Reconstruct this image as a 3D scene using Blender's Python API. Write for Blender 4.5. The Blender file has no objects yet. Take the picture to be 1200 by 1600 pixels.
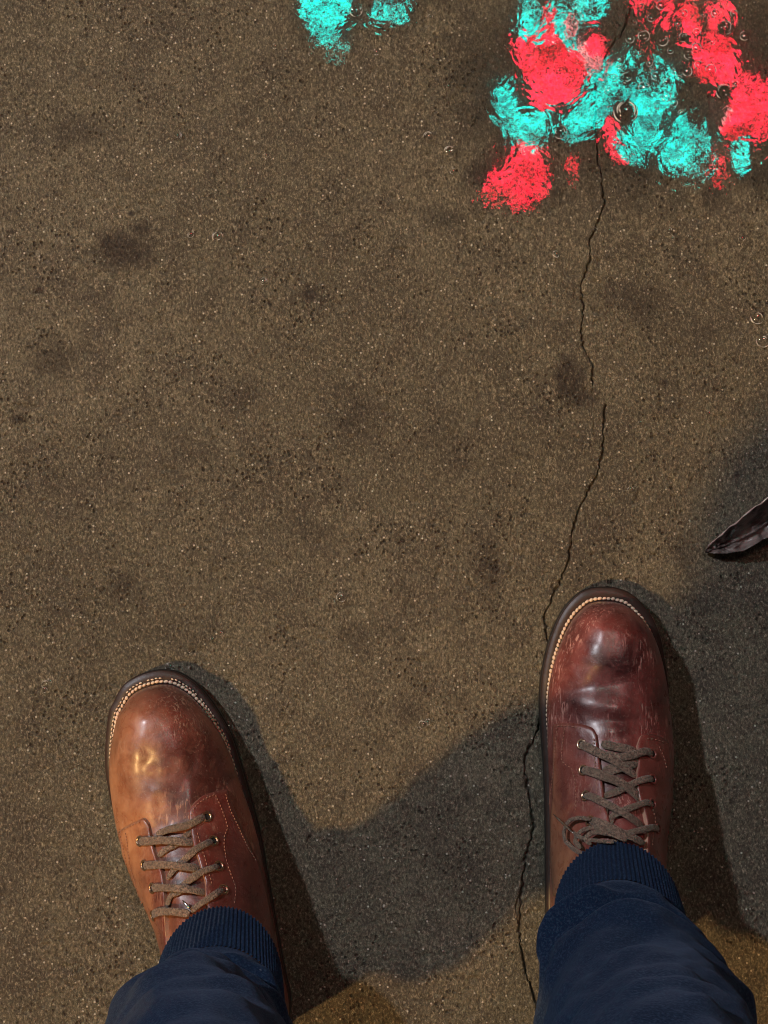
import bpy, bmesh, math, random
import numpy as np
from mathutils import Vector, Matrix
from mathutils.bvhtree import BVHTree

R = math.radians
random.seed(7); rng = np.random.default_rng(7)
scene = bpy.context.scene
COL = scene.collection

# ------------------------------------------------------------------ camera
TILT = R(4.0); CAMZ = 1.2; FPX = 2400.0
CAMY = -CAMZ * math.tan(TILT)
cam_d = bpy.data.cameras.new('camera'); cam = bpy.data.objects.new('camera', cam_d); COL.objects.link(cam)
cam.location = (0, CAMY, CAMZ); cam.rotation_euler = (TILT, 0, 0)
cam_d.sensor_fit = 'VERTICAL'; cam_d.sensor_height = 36.0; cam_d.lens = FPX * 36.0 / 1600.0
cam_d.clip_start = 0.02; cam_d.clip_end = 200
scene.camera = cam
CAMPOS = Vector((0, CAMY, CAMZ))
CAMROT = Matrix.Rotation(TILT, 3, 'X')

def ray(px, py):
    return (CAMROT @ Vector(((px - 600) / FPX, (800 - py) / FPX, -1.0))).normalized()

def at(px, py, h=0.0):
    d = ray(px, py)
    return CAMPOS + d * ((h - CAMZ) / d.z)

# ------------------------------------------------------------------ world, lamps, exposure
w = bpy.data.worlds.new('World'); scene.world = w; w.use_nodes = True
wn = w.node_tree.nodes; wl = w.node_tree.links
bg = wn['Background']; bg.inputs[0].default_value = (0.62, 0.61, 0.58, 1); bg.inputs[1].default_value = 0.038
scene.view_settings.view_transform = 'Standard'; scene.view_settings.look = 'None'
scene.view_settings.exposure = 0.0; scene.view_settings.gamma = 1.0
scene.cycles.filter_width = 1.1

def aim(o, target):
    o.rotation_euler = (Vector(target) - o.location).to_track_quat('-Z', 'Y').to_euler()

# warm street light from behind and to the left (shadow runs right and forward)
WARM_AZ, WARM_EL = R(29), R(52.5)
sd = bpy.data.lights.new('warm_street_light', 'SUN'); sd.energy = 2.35; sd.angle = R(2.2); sd.color = (1.0, 0.59, 0.23)
so = bpy.data.objects.new('warm_street_light', sd); COL.objects.link(so)
so.location = (-3, -1.5, 6); dv = Vector((math.cos(WARM_AZ) * math.cos(WARM_EL), math.sin(WARM_AZ) * math.cos(WARM_EL), -math.sin(WARM_EL)))
aim(so, so.location + dv)
# cool white lamp ahead and to the left (shadow runs right and back)
cd = bpy.data.lights.new('cool_lamp', 'SPOT'); cd.energy = 240; cd.shadow_soft_size = 0.06; cd.color = (0.91, 0.93, 1.0)
cd.spot_size = R(70); cd.spot_blend = 0.5
co = bpy.data.objects.new('cool_lamp', cd); COL.objects.link(co)
CD = Vector((-0.80, 0.60, 0)).normalized() * math.cos(R(46)) + Vector((0, 0, math.sin(R(46))))
co.location = Vector((0, -0.1, 0)) + CD * 3.6
aim(co, (0, -0.1, 0))

# ------------------------------------------------------------------ helpers
def link(name, me, mat=None, parent=None, smooth=True):
    o = bpy.data.objects.new(name, me); COL.objects.link(o)
    if mat: me.materials.append(mat)
    if smooth:
        me.polygons.foreach_set('use_smooth', np.ones(len(me.polygons), dtype=bool))
    if parent: o.parent = parent
    return o

def mesh(name, V, F, mat=None, parent=None, smooth=True):
    me = bpy.data.meshes.new(name); me.from_pydata([tuple(v) for v in V], [], F); me.update()
    return link(name, me, mat, parent, smooth)

def tag(o, label=None, cat=None, group=None, kind=None):
    if label: o['label'] = label
    if cat: o['category'] = cat
    if group: o['group'] = group
    if kind: o['kind'] = kind
    return o

def empty(name, loc=(0, 0, 0)):
    o = bpy.data.objects.new(name, None); o.location = loc; COL.objects.link(o); o.empty_display_size = 0.05
    return o

class MB:
    def __init__(s): s.V = []; s.F = []
    def add(s, V, F):
        n = len(s.V); s.V += [tuple(v) for v in V]; s.F += [tuple(i + n for i in f) for f in F]
    def build(s, name, mat, parent=None, smooth=True):
        return mesh(name, s.V, s.F, mat, parent, smooth)

def grid_faces(nu, nv, closed_v=False, flip=False):
    F = []
    for i in range(nu - 1):
        for j in range(nv if closed_v else nv - 1):
            a = i * nv + j; b = i * nv + (j + 1) % nv; c = (i + 1) * nv + (j + 1) % nv; d = (i + 1) * nv + j
            F.append((a, d, c, b) if flip else (a, b, c, d))
    return F

def interp(x, tab):
    xs = [t[0] for t in tab]; ys = [t[1] for t in tab]
    return np.interp(x, xs, ys)

def smooth_tab(tab, n=601, k=9):
    """dense, smoothed version of a table (monotone x)"""
    xs = np.linspace(tab[0][0], tab[-1][0], n); ys = np.interp(xs, [t[0] for t in tab], [t[1] for t in tab])
    ker = np.hanning(k + 2)[1:-1]; ker /= ker.sum()
    yp = np.pad(ys, k // 2, mode='reflect', reflect_type='odd')
    return xs, np.convolve(yp, ker, mode='valid')

def catmull(pts, n=8):
    P = [Vector(p) for p in pts]
    P = [P[0] * 2 - P[1]] + P + [P[-1] * 2 - P[-2]]
    out = []
    for i in range(1, len(P) - 2):
        for k in range(n):
            t = k / n
            a, b, c, d = P[i - 1], P[i], P[i + 1], P[i + 2]
            out.append(0.5 * ((2 * b) + (c - a) * t + (2 * a - 5 * b + 4 * c - d) * t * t + (3 * b - a - 3 * c + d) * t ** 3))
    out.append(P[-2].copy()); return out

def resample(pts, n):
    L = [0]
    for a, b in zip(pts, pts[1:]): L.append(L[-1] + (b - a).length)
    out = []; j = 0
    for k in range(n):
        t = L[-1] * k / (n - 1)
        while j < len(L) - 2 and L[j + 1] < t: j += 1
        f = (t - L[j]) / max(1e-9, L[j + 1] - L[j]); out.append(pts[j].lerp(pts[j + 1], min(1, max(0, f))))
    return out

def vnoise(x, y, seed=0):
    """vectorised value noise, -1..1"""
    xi = np.floor(x).astype(np.int64); yi = np.floor(y).astype(np.int64); fx = x - xi; fy = y - yi
    def h(a, b):
        n = (a * 374761393 + b * 668265263 + seed * 1442695041) & 0x7fffffff
        n = ((n ^ (n >> 13)) * 1274126177) & 0x7fffffff
        return ((n ^ (n >> 16)) & 0xffff) / 32767.5 - 1
    u = fx * fx * (3 - 2 * fx); v = fy * fy * (3 - 2 * fy)
    return (h(xi, yi) * (1 - u) + h(xi + 1, yi) * u) * (1 - v) + (h(xi, yi + 1) * (1 - u) + h(xi + 1, yi + 1) * u) * v

def fbm(x, y, oct=4, seed=0):
    s = 0; a = 1; t = 0
    for k in range(oct):
        s = s + a * vnoise(x * 2 ** k, y * 2 ** k, seed + k * 17); t += a; a *= 0.55
    return s / t

# ------------------------------------------------------------------ materials
class NT:
    def __init__(s, name):
        s.m = bpy.data.materials.new(name); s.m.use_nodes = True
        s.n = s.m.node_tree.nodes; s.l = s.m.node_tree.links
        s.b = s.n['Principled BSDF']; s.out = s.n['Material Output']
        s.tc = s.n.new('ShaderNodeTexCoord')
    def set(s, **k):
        for a, v in k.items():
            nm = a.replace('_', ' '); i = s.b.inputs[nm]
            if hasattr(v, 'is_output'): s.l.new(v, i)
            else: i.default_value = v
        return s
    def map(s, scale=(1, 1, 1), rot=(0, 0, 0), src='Object'):
        m = s.n.new('ShaderNodeMapping'); m.inputs['Scale'].default_value = scale; m.inputs['Rotation'].default_value = rot
        s.l.new(s.tc.outputs[src], m.inputs[0]); return m.outputs[0]
    def noise(s, scale, detail=3, rough=0.55, dist=0, vec=None):
        t = s.n.new('ShaderNodeTexNoise'); t.inputs['Scale'].default_value = scale; t.inputs['Detail'].default_value = detail
        t.inputs['Roughness'].default_value = rough; t.inputs['Distortion'].default_value = dist
        s.l.new(vec or s.tc.outputs['Object'], t.inputs['Vector']); return t.outputs['Fac']
    def voro(s, scale, feature='F1', out='Distance', rnd=1.0, vec=None):
        t = s.n.new('ShaderNodeTexVoronoi'); t.feature = feature; t.inputs['Scale'].default_value = scale
        t.inputs['Randomness'].default_value = rnd
        s.l.new(vec or s.tc.outputs['Object'], t.inputs['Vector']); return t.outputs[out]
    def ramp(s, src, stops, interp='LINEAR'):
        r = s.n.new('ShaderNodeValToRGB'); cr = r.color_ramp; cr.interpolation = interp
        while len(cr.elements) < len(stops): cr.elements.new(0.5)
        for e, (p, c) in zip(cr.elements, stops):
            e.position = p; e.color = (c, c, c, 1) if isinstance(c, (int, float)) else (*c, 1)
        s.l.new(src, r.inputs[0]); return r.outputs[0]
    def mix(s, f, a, b, mode='MIX'):
        m = s.n.new('ShaderNodeMix'); m.data_type = 'RGBA'; m.blend_type = mode; m.clamp_factor = True
        for i, v in ((0, f), (6, a), (7, b)):
            if hasattr(v, 'is_output'): s.l.new(v, m.inputs[i])
            elif isinstance(v, (int, float)): m.inputs[i].default_value = v if i == 0 else (v, v, v, 1)
            else: m.inputs[i].default_value = (*v, 1)
        return m.outputs[2]
    def math(s, op, a, b=0.0, clamp=False):
        m = s.n.new('ShaderNodeMath'); m.operation = op; m.use_clamp = clamp
        for i, v in ((0, a), (1, b)):
            if hasattr(v, 'is_output'): s.l.new(v, m.inputs[i])
            else: m.inputs[i].default_value = v
        return m.outputs[0]
    def bump(s, h, dist=0.001, strength=1.0, normal=None):
        b = s.n.new('ShaderNodeBump'); b.inputs['Distance'].default_value = dist; b.inputs['Strength'].default_value = strength
        s.l.new(h, b.inputs['Height'])
        if normal: s.l.new(normal, b.inputs['Normal'])
        return b.outputs[0]
    def attr(s, name, out='Fac'):
        a = s.n.new('ShaderNodeAttribute'); a.attribute_name = name; return a.outputs[out]

def simple(name, col, rough=0.5, metal=0.0, nscale=0, namp=0.25, bumpd=0, **k):
    t = NT(name)
    if nscale:
        f = t.noise(nscale, 4)
        c = t.mix(f, [x * (1 - namp) for x in col], [min(1, x * (1 + namp)) for x in col]); t.set(Base_Color=c)
        if bumpd: t.set(Normal=t.bump(f, bumpd))
    else: t.set(Base_Color=(*col, 1))
    t.set(Roughness=rough, Metallic=metal, **k)
    return t.m

# concrete ----------------------------------------------------------------
t = NT('damp_concrete')
big = t.noise(3.2, 4, 0.6); mid = t.noise(38, 4, 0.6, 0.3)
stv = t.map((1.0, 0.62, 1.0), (0, 0, R(18)))
fine = t.noise(560, 5, 0.85, 0.5, vec=stv); grit = t.noise(1300, 2, 0.7); coarse = t.noise(210, 3, 0.7, 0.3)
c = t.mix(t.ramp(big, [(0.32, 0), (0.68, 1)]), (0.112, 0.099, 0.066), (0.188, 0.168, 0.116))
c = t.mix(t.ramp(mid, [(0.45, 0.0), (0.66, 0.85)]), c, t.mix(0.62, c, (0.062, 0.050, 0.038)))
mid2 = t.noise(9, 5, 0.7, 0.4); c = t.mix(t.ramp(mid2, [(0.50, 0.0), (0.66, 0.55)]), c, (0.070, 0.056, 0.044))
c = t.mix(t.ramp(fine, [(0.36, 1.0), (0.51, 0.0)]), c, (0.024, 0.019, 0.013))
c = t.mix(t.ramp(fine, [(0.53, 0.0), (0.66, 0.95)]), c, (0.50, 0.44, 0.32))
c = t.mix(t.ramp(coarse, [(0.30, 0.6), (0.44, 0.0)]), c, (0.040, 0.033, 0.022))
# pits and pale grains
clump = t.noise(16, 4, 0.65)
pit = t.voro(210); pitsel = t.math('MULTIPLY', t.ramp(pit, [(0.16, 1), (0.30, 0)]), t.ramp(clump, [(0.47, 0), (0.57, 1)]))
c = t.mix(t.math('MULTIPLY', pitsel, 0.85), c, (0.028, 0.02, 0.015))
gr = t.voro(330); grc = t.voro(330, out='Color')
sep = t.n.new('ShaderNodeSeparateColor'); t.l.new(grc, sep.inputs[0])
grs = t.math('MULTIPLY', t.ramp(gr, [(0.20, 1), (0.33, 0)]), t.ramp(sep.outputs[0], [(0.93, 0), (0.95, 1)]))
c = t.mix(t.math('MULTIPLY', grs, 0.9), c, (0.75, 0.70, 0.60))
stain = t.attr('stain'); sedge = t.math('MULTIPLY', stain, t.ramp(fine, [(0.3, 1.25), (0.7, 0.55)]))
c = t.mix(sedge, c, (0.026, 0.018, 0.015))
wetc = t.attr('wetc'); c = t.mix(t.math('MULTIPLY', wetc, 0.72), c, (0.020, 0.018, 0.015))
crk = t.attr('crack')
c = t.mix(crk, c, (0.02, 0.015, 0.012))
hgt = t.math('ADD', t.math('MULTIPLY', fine, 1.0), t.math('MULTIPLY', grit, 0.35))
hgt = t.math('SUBTRACT', hgt, t.math('MULTIPLY', pitsel, 0.8))
hgt = t.math('ADD', hgt, t.math('MULTIPLY', grs, 0.5))
hgt = t.math('ADD', hgt, t.math('ADD', t.math('MULTIPLY', mid, 1.5), t.math('MULTIPLY', coarse, 1.2)))
bn = t.bump(hgt, 0.0016, 1.0)
t.set(Base_Color=c, Roughness=t.ramp(mid, [(0.3, 0.36), (0.7, 0.52)]), Normal=bn, Coat_Weight=0.45, Coat_Roughness=0.17, Coat_IOR=1.33)
t.b.inputs['Coat Normal'].is_linked or t.l.new(bn, t.b.inputs['Coat Normal'])
M_CONC = t.m

# leather -----------------------------------------------------------------
def leather(name, base, dark, pale, scale=1.0, rough=0.34, seed=0.0, scratch=0.55, tan=None):
    t = NT(name)
    mp = t.n.new('ShaderNodeMapping'); mp.inputs['Location'].default_value = (seed, seed * 0.7, 0)
    t.l.new(t.tc.outputs['Object'], mp.inputs[0]); v = mp.outputs[0]
    a = t.noise(24 * scale, 4, 0.55, 0.5, vec=v); b = t.noise(75 * scale, 5, 0.65, 0.6, vec=v)
    c = t.mix(t.ramp(a, [(0.36, 0), (0.60, 1)]), dark, base)
    c = t.mix(t.ramp(b, [(0.50, 0), (0.68, 0.35)]), c, pale)
    if tan:      # warm lamp light painted into the leather: tan towards its left side
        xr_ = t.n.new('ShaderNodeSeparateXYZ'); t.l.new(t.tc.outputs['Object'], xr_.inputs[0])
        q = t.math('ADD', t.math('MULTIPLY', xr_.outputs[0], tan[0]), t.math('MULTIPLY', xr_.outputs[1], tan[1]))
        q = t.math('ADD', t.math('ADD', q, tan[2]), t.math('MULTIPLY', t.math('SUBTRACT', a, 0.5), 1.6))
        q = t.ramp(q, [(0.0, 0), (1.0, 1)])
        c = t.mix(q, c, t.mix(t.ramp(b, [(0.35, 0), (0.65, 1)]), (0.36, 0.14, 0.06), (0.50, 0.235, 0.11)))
    # scuffs running lengthwise
    m2 = t.n.new('ShaderNodeMapping'); m2.inputs['Scale'].default_value = (1, 0.16, 1); m2.inputs['Rotation'].default_value = (0, 0, R(-14))
    t.l.new(v, m2.inputs[0])
    sc = t.noise(520, 2, 0.6, 0.8, vec=m2.outputs[0]); area = t.noise(20, 3, 0.6, vec=v)
    sm = t.math('MULTIPLY', t.ramp(sc, [(0.55, 0), (0.63, 1)]), t.ramp(area, [(0.48, 0), (0.58, 1)]))
    c = t.mix(t.math('MULTIPLY', sm, scratch), c, (pale[0] * 1.5, pale[1] * 2.1, pale[2] * 2.1))
    dust = t.noise(480, 3, 0.8, vec=v); c = t.mix(t.math('MULTIPLY', t.ramp(dust, [(0.60, 0), (0.68, 1)]), 0.35), c, (0.45, 0.33, 0.27))
    pore = t.voro(900, vec=v); wr = t.noise(150, 3, 0.6, 1.2, vec=v)
    h = t.math('ADD', t.math('MULTIPLY', pore, 0.22), t.math('ADD', wr, t.math('MULTIPLY', sm, 0.5)))
    t.set(Base_Color=c, Roughness=t.ramp(b, [(0.3, rough * 0.85), (0.7, rough * 1.35)]), Normal=t.bump(h, 0.0006, 0.65),
          Coat_Weight=0.85, Coat_Roughness=t.ramp(b, [(0.3, 0.22), (0.7, 0.42)]), Coat_IOR=1.5)
    return t.m
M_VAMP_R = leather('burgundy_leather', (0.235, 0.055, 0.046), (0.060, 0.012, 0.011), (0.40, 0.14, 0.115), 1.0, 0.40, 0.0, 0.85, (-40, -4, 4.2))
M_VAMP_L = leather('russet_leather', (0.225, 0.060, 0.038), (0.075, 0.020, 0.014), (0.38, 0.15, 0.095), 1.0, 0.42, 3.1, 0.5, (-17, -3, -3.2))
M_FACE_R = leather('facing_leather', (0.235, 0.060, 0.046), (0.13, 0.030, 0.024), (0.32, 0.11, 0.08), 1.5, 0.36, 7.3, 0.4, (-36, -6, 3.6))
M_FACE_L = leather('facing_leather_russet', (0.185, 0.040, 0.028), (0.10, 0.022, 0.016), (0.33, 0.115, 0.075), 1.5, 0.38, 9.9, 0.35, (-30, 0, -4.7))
M_TONGUE = leather('tongue_leather', (0.27, 0.05, 0.035), (0.16, 0.025, 0.02), (0.33, 0.09, 0.07), 2.0, 0.26, 5.0, 0.3)
M_EDGE = simple('raw_leather_edge', (0.42, 0.24, 0.17), 0.6, nscale=400)
M_WELT = simple('dark_welt', (0.036, 0.020, 0.016), 0.42, nscale=120, namp=0.45, bumpd=0.0004)
M_RUBBER = simple('black_rubber', (0.018, 0.016, 0.015), 0.38, nscale=200, namp=0.4, bumpd=0.0003)
M_THREAD = simple('cream_thread', (0.80, 0.60, 0.45), 0.75, nscale=500, namp=0.3, bumpd=0.0002)
M_THREAD2 = simple('tan_thread', (0.36, 0.18, 0.12), 0.75, nscale=500, namp=0.35)
M_BRASS = simple('worn_brass', (0.72, 0.52, 0.36), 0.28, 1.0, nscale=300, namp=0.25)
M_STEEL = simple('steel_tip', (0.7, 0.7, 0.72), 0.2, 1.0)
M_HOLE = simple('dark_hole', (0.012, 0.009, 0.008), 0.8)
# lace: woven flat cord
t = NT('woven_lace')
wv = t.noise(620, 3, 0.7); wv2 = t.voro(950); nb = t.noise(90, 3)
c = t.mix(t.ramp(wv, [(0.4, 0), (0.6, 1)]), (0.075, 0.048, 0.034), (0.30, 0.205, 0.145)); c = t.mix(t.ramp(nb, [(0.4, 0), (0.6, 0.6)]), c, (0.12, 0.083, 0.056))
t.set(Base_Color=c, Roughness=0.75, Normal=t.bump(t.math('ADD', wv2, t.math('MULTIPLY', wv, 0.6)), 0.0006, 0.9), Sheen_Weight=0.25)
M_LACE = t.m
# navy brushed fleece
def fleece(name, rib=False):
    t = NT(name)
    a = t.noise(14, 4, 0.6); f = t.noise(650, 3, 0.75); f2 = t.noise(200, 3, 0.7)
    c = t.mix(t.ramp(a, [(0.3, 0), (0.7, 1)]), (0.0045, 0.011, 0.031), (0.0095, 0.022, 0.052))
    c = t.mix(t.ramp(f, [(0.48, 0), (0.64, 0.8)]), c, (0.028, 0.050, 0.090))
    lint = t.voro(170); lsel = t.noise(60, 2); c = t.mix(t.math('MULTIPLY', t.ramp(lint, [(0.05, 1), (0.11, 0)]), t.ramp(lsel, [(0.58, 0), (0.62, .7)])), c, (0.12, 0.16, 0.22))
    h = t.math('ADD', f, t.math('MULTIPLY', f2, 0.8))
    t.set(Base_Color=c, Roughness=0.92, Normal=t.bump(h, 0.0007, 0.9), Sheen_Weight=0.12, Sheen_Roughness=0.5)
    t.b.inputs['Sheen Tint'].default_value = (0.45, 0.6, 0.95, 1); t.b.inputs['Specular IOR Level'].default_value = 0.05
    return t.m
M_FLEECE = fleece('navy_fleece'); M_RIB = fleece('navy_rib_knit')
M_UNSEEN_COAT = simple('unseen_dark_coat_cloth', (0.03, 0.03, 0.035), 0.85, nscale=300, bumpd=0.0005)
M_SKIN = simple('skin', (0.45, 0.27, 0.19), 0.5, nscale=60, namp=0.1, Subsurface_Weight=0.1)
M_HAIR = simple('dark_hair', (0.03, 0.02, 0.014), 0.5, nscale=300, bumpd=0.001)

# thin water: clear film with a weak mirror on top
def water_mat(name, edge_mask=False, bumpscale=1.0, f0=0.05, rough=0.02):
    t = NT(name); t.n.remove(t.b)
    g = t.n.new('ShaderNodeBsdfGlossy'); g.inputs['Roughness'].default_value = rough; g.inputs['Color'].default_value = (1, 1, 1, 1)
    tr = t.n.new('ShaderNodeBsdfTransparent'); tr.inputs['Color'].default_value = (1, 1, 1, 1)
    lw = t.n.new('ShaderNodeLayerWeight'); lw.inputs['Blend'].default_value = 0.25
    fac = t.math('ADD', t.math('MULTIPLY', lw.outputs['Facing'], 0.5 if not edge_mask else 0.2), f0)
    mx = t.n.new('ShaderNodeMixShader')
    if edge_mask:
        n1 = t.noise(26, 3, 0.6, 0.6); n2 = t.noise(420, 3, 0.7); n3 = t.noise(90, 3, 0.7, 0.8)
        h = t.math('ADD', t.math('MULTIPLY', n1, 0.00011), t.math('MULTIPLY', n3, 0.000011))
        bp = t.bump(h, 1.0, bumpscale); t.l.new(bp, g.inputs['Normal'])
        wet = t.attr('wet')
        k = t.math('ADD', t.math('MULTIPLY', t.math('MINIMUM', wet, 1.0), 1.45), t.math('MULTIPLY', t.math('SUBTRACT', t.noise(430, 4, 0.85), 0.5), 6.5))
        k = t.math('ADD', k, t.math('MULTIPLY', t.math('SUBTRACT', t.noise(70, 4, 0.75, 0.4), 0.5), 3.2))
        k = t.math('ADD', k, t.math('MULTIPLY', t.math('SUBTRACT', t.noise(24, 3, 0.6, 0.4), 0.5), 2.0))
        k = t.ramp(t.math('MULTIPLY', k, 0.45), [(0.16, 0), (0.45, 0.42), (1.0, 1)])
        fac = t.math('MULTIPLY', fac, k)
    t.l.new(fac, mx.inputs[0]); t.l.new(tr.outputs[0], mx.inputs[1]); t.l.new(g.outputs[0], mx.inputs[2])
    t.l.new(mx.outputs[0], t.out.inputs['Surface'])
    return t.m
M_FILM = water_mat('water_film', True)
M_BUB = water_mat('bubble_skin', False, f0=0.10, rough=0.01); M_DROPS = water_mat('drop_skin', False, f0=0.16, rough=0.05)

# ------------------------------------------------------------------ the ground
def densify(pl, step, jit, seed):
    r = random.Random(seed); out = []
    for (x0, y0), (x1, y1) in zip(pl, pl[1:]):
        L = math.hypot(x1 - x0, y1 - y0); n = max(1, int(L / step))
        for k in range(n):
            f = k / n; out.append((x0 + (x1 - x0) * f + (r.uniform(-jit, jit) if k else 0), y0 + (y1 - y0) * f + r.uniform(-jit, jit) * .4))
    out.append(pl[-1]); return out

CRACKS = [  # photo-traced course of the crack, with its width in mm
 ([(990, -40), (985, 17), (971, 54), (954, 75), (938, 105), (931, 137), (931, 187), (935, 250), (940, 271), (946, 317), (929, 362), (921, 379), (923, 408), (908, 446), (912, 471), (910, 529), (917, 554), (928, 573), (926, 602)], 0.85),
 ([(948, 633), (944, 667), (942, 710), (934, 740), (922, 765), (905, 797), (893, 840), (888, 880), (872, 918), (852, 958), (857, 1005), (868, 1060)], 0.95),
 ([(868, 1060), (845, 1130), (820, 1190), (826, 1240), (836, 1292), (822, 1340), (815, 1390), (812, 1440), (814, 1480), (822, 1520), (836, 1562), (850, 1610), (862, 1680)], 1.1),
 ([(926, 602), (925, 640), (930, 690)], 0.35), ([(946, 317), (955, 330), (958, 345)], 0.4), ([(908, 446), (899, 455), (895, 470)], 0.4), ([(917, 554), (928, 560), (940, 562)], 0.35), ([(893, 840), (882, 848), (870, 850)], 0.4), ([(905, 797), (915, 806), (917, 820)], 0.35), ([(826, 1240), (838, 1250), (841, 1262)], 0.4), ([(815, 1390), (806, 1420), (812, 1445)], 0.6), ([(740, 1480), (732, 1440), (742, 1420)], 0.5)]
STAINS = [(192, 388, 46, 33, 0.75), (215, 360, 26, 18, .5), (890, 590, 24, 34, 0.85), (905, 620, 30, 18, .5), (485, 460, 20, 15, 0.7), (505, 470, 14, 8, .4), (120, 205, 70, 30, 0.32), (90, 560, 45, 40, .38),
          (1000, 478, 60, 45, 0.35), (552, 655, 40, 50, 0.33), (765, 890, 22, 60, 0.42), (195, 915, 25, 30, .35), (480, 830, 60, 40, .22), (275, 985, 55, 30, .25),
          (1115, 305, 25, 30, .45), (750, 270, 28, 22, .42), (700, 700, 80, 50, .15), (30, 655, 14, 10, .6), (18, 362, 8, 4, .8), (60, 453, 9, 6, .7), (205, 334, 6, 5, .9), (555, 1000, 30, 30, .25),
          (640, 1110, 35, 50, .3), (1090, 520, 40, 35, .25), (1038, 598, 7, 6, .8), (1075, 860, 45, 30, .2), (380, 620, 40, 30, .2), (300, 700, 60, 40, .15), (700, 1350, 60, 50, .18), (1152, 741, 5, 5, .9), (1085, 940, 60, 40, .2)]
xs = np.concatenate([np.arange(-0.36, 0.095, 0.001), np.arange(0.095, 0.205, 0.0004), np.arange(0.205, 0.3601, 0.001)])
ys = np.arange(-0.50, 0.4801, 0.0009)
X, Y = np.meshgrid(xs, ys)
edge = np.minimum.reduce([X - xs[0], xs[-1] - X, Y - ys[0], ys[-1] - Y]); fade = np.clip(edge / 0.03, 0, 1)
Z = 0.0009 * fbm(X * 9, Y * 9, 3, 1) + 0.00045 * fbm(X * 60, Y * 60, 3, 5) + 0.00022 * fbm(X * 260, Y * 260, 2, 9)
pitn = np.clip(fbm(X * 120, Y * 120, 2, 31) - 0.42, 0, 1); Z -= pitn * 0.004
crack = np.zeros_like(X); cdep = np.zeros_like(X)
for ci, (pl, wd) in enumerate(CRACKS):
    pl = densify(pl, 5, 2.1, 3 + ci)
    W = [at(x, y) for x, y in pl]
    for i, (a, b) in enumerate(zip(W, W[1:])):
        wloc = wd * (0.34 + 1.15 * abs(math.sin(i * 1.7 + ci) * math.sin(i * 0.29 + 1)) ** 1.3) * 0.001
        m = 0.006
        i0, i1 = np.searchsorted(ys, [min(a.y, b.y) - m, max(a.y, b.y) + m]); j0, j1 = np.searchsorted(xs, [min(a.x, b.x) - m, max(a.x, b.x) + m])
        if i1 <= i0 or j1 <= j0: continue
        xx = X[i0:i1, j0:j1]; yy = Y[i0:i1, j0:j1]
        dx, dy = b.x - a.x, b.y - a.y; L2 = dx * dx + dy * dy + 1e-12
        tt = np.clip(((xx - a.x) * dx + (yy - a.y) * dy) / L2, 0, 1)
        dd = np.hypot(xx - a.x - tt * dx, yy - a.y - tt * dy)
        g = np.exp(-(dd / wloc) ** 2); g2 = np.exp(-(dd / (wloc * 0.8)) ** 4)
        cdep[i0:i1, j0:j1] = np.maximum(cdep[i0:i1, j0:j1], g * min(1, wd)); crack[i0:i1, j0:j1] = np.maximum(crack[i0:i1, j0:j1], g2 * min(1, wd))
Z -= 0.0034 * cdep
Z *= fade
stain = np.zeros_like(X)
for (sx, sy, rx, ry, am) in STAINS:
    p = at(sx, sy); rx /= 2000; ry /= 2000
    d = np.sqrt(((X - p.x) / rx) ** 2 + ((Y - p.y) / ry) ** 2) + 0.55 * fbm(X * 70, Y * 70, 3, 40)
    stain = np.maximum(stain, 1.7 * am * np.clip(1.2 - d * 0.95, 0, 1) ** 1.0)
stain = np.minimum(stain, 0.9)
PUD = [(840, 110, 150, 150, 1.1), (1000, 120, 170, 190, 1.2), (1150, 140, 140, 170, 1.1), (810, 265, 90, 75, .95),
       (1000, 230, 150, 75, .9), (515, 15, 75, 75, .85), (610, 20, 80, 40, .55), (690, 340, 30, 18, .55), (900, -80, 500, 110, 1.0), (1190, 250, 90, 70, .7)]
def wetfield(X, Y):
    wt = np.zeros_like(X)
    for (sx, sy, rx, ry, am) in PUD:
        p = at(sx, sy); d = np.sqrt(((X - p.x) / (rx / 2000)) ** 2 + ((Y - p.y) / (ry / 2000)) ** 2)
        wt = np.maximum(wt, am * np.clip(1.45 - d * 1.15, 0, 1))
    return wt
wetc = np.clip(wetfield(X, Y) * 1.2 + 0.5 * fbm(X * 60, Y * 60, 4, 77) * (wetfield(X, Y) > 0), 0, 1)
ny, nx = X.shape
V = np.stack([X, Y, Z], -1).reshape(-1, 3)
idx = np.arange(ny * nx).reshape(ny, nx)
Q = np.stack([idx[:-1, :-1], idx[:-1, 1:], idx[1:, 1:], idx[1:, :-1]], -1).reshape(-1, 4)
# outer sheet: strips that share the dense patch's corners
B = 60.0
ov = np.array([[-B, -B, 0], [B, -B, 0], [B, B, 0], [-B, B, 0]], dtype=float)
n0 = len(V); V = np.vstack([V, ov])
corner = [idx[0, 0], idx[0, -1], idx[-1, -1], idx[-1, 0]]
me = bpy.data.meshes.new('ground')
edges_side = [list(idx[0, ::-1]), list(idx[::-1, -1]), list(idx[-1, :]), list(idx[:, 0])]
rings = [edges_side[0] + [n0, n0 + 1], edges_side[1] + [n0 + 1, n0 + 2], edges_side[2] + [n0 + 2, n0 + 3], edges_side[3] + [n0 + 3, n0]]
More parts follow.
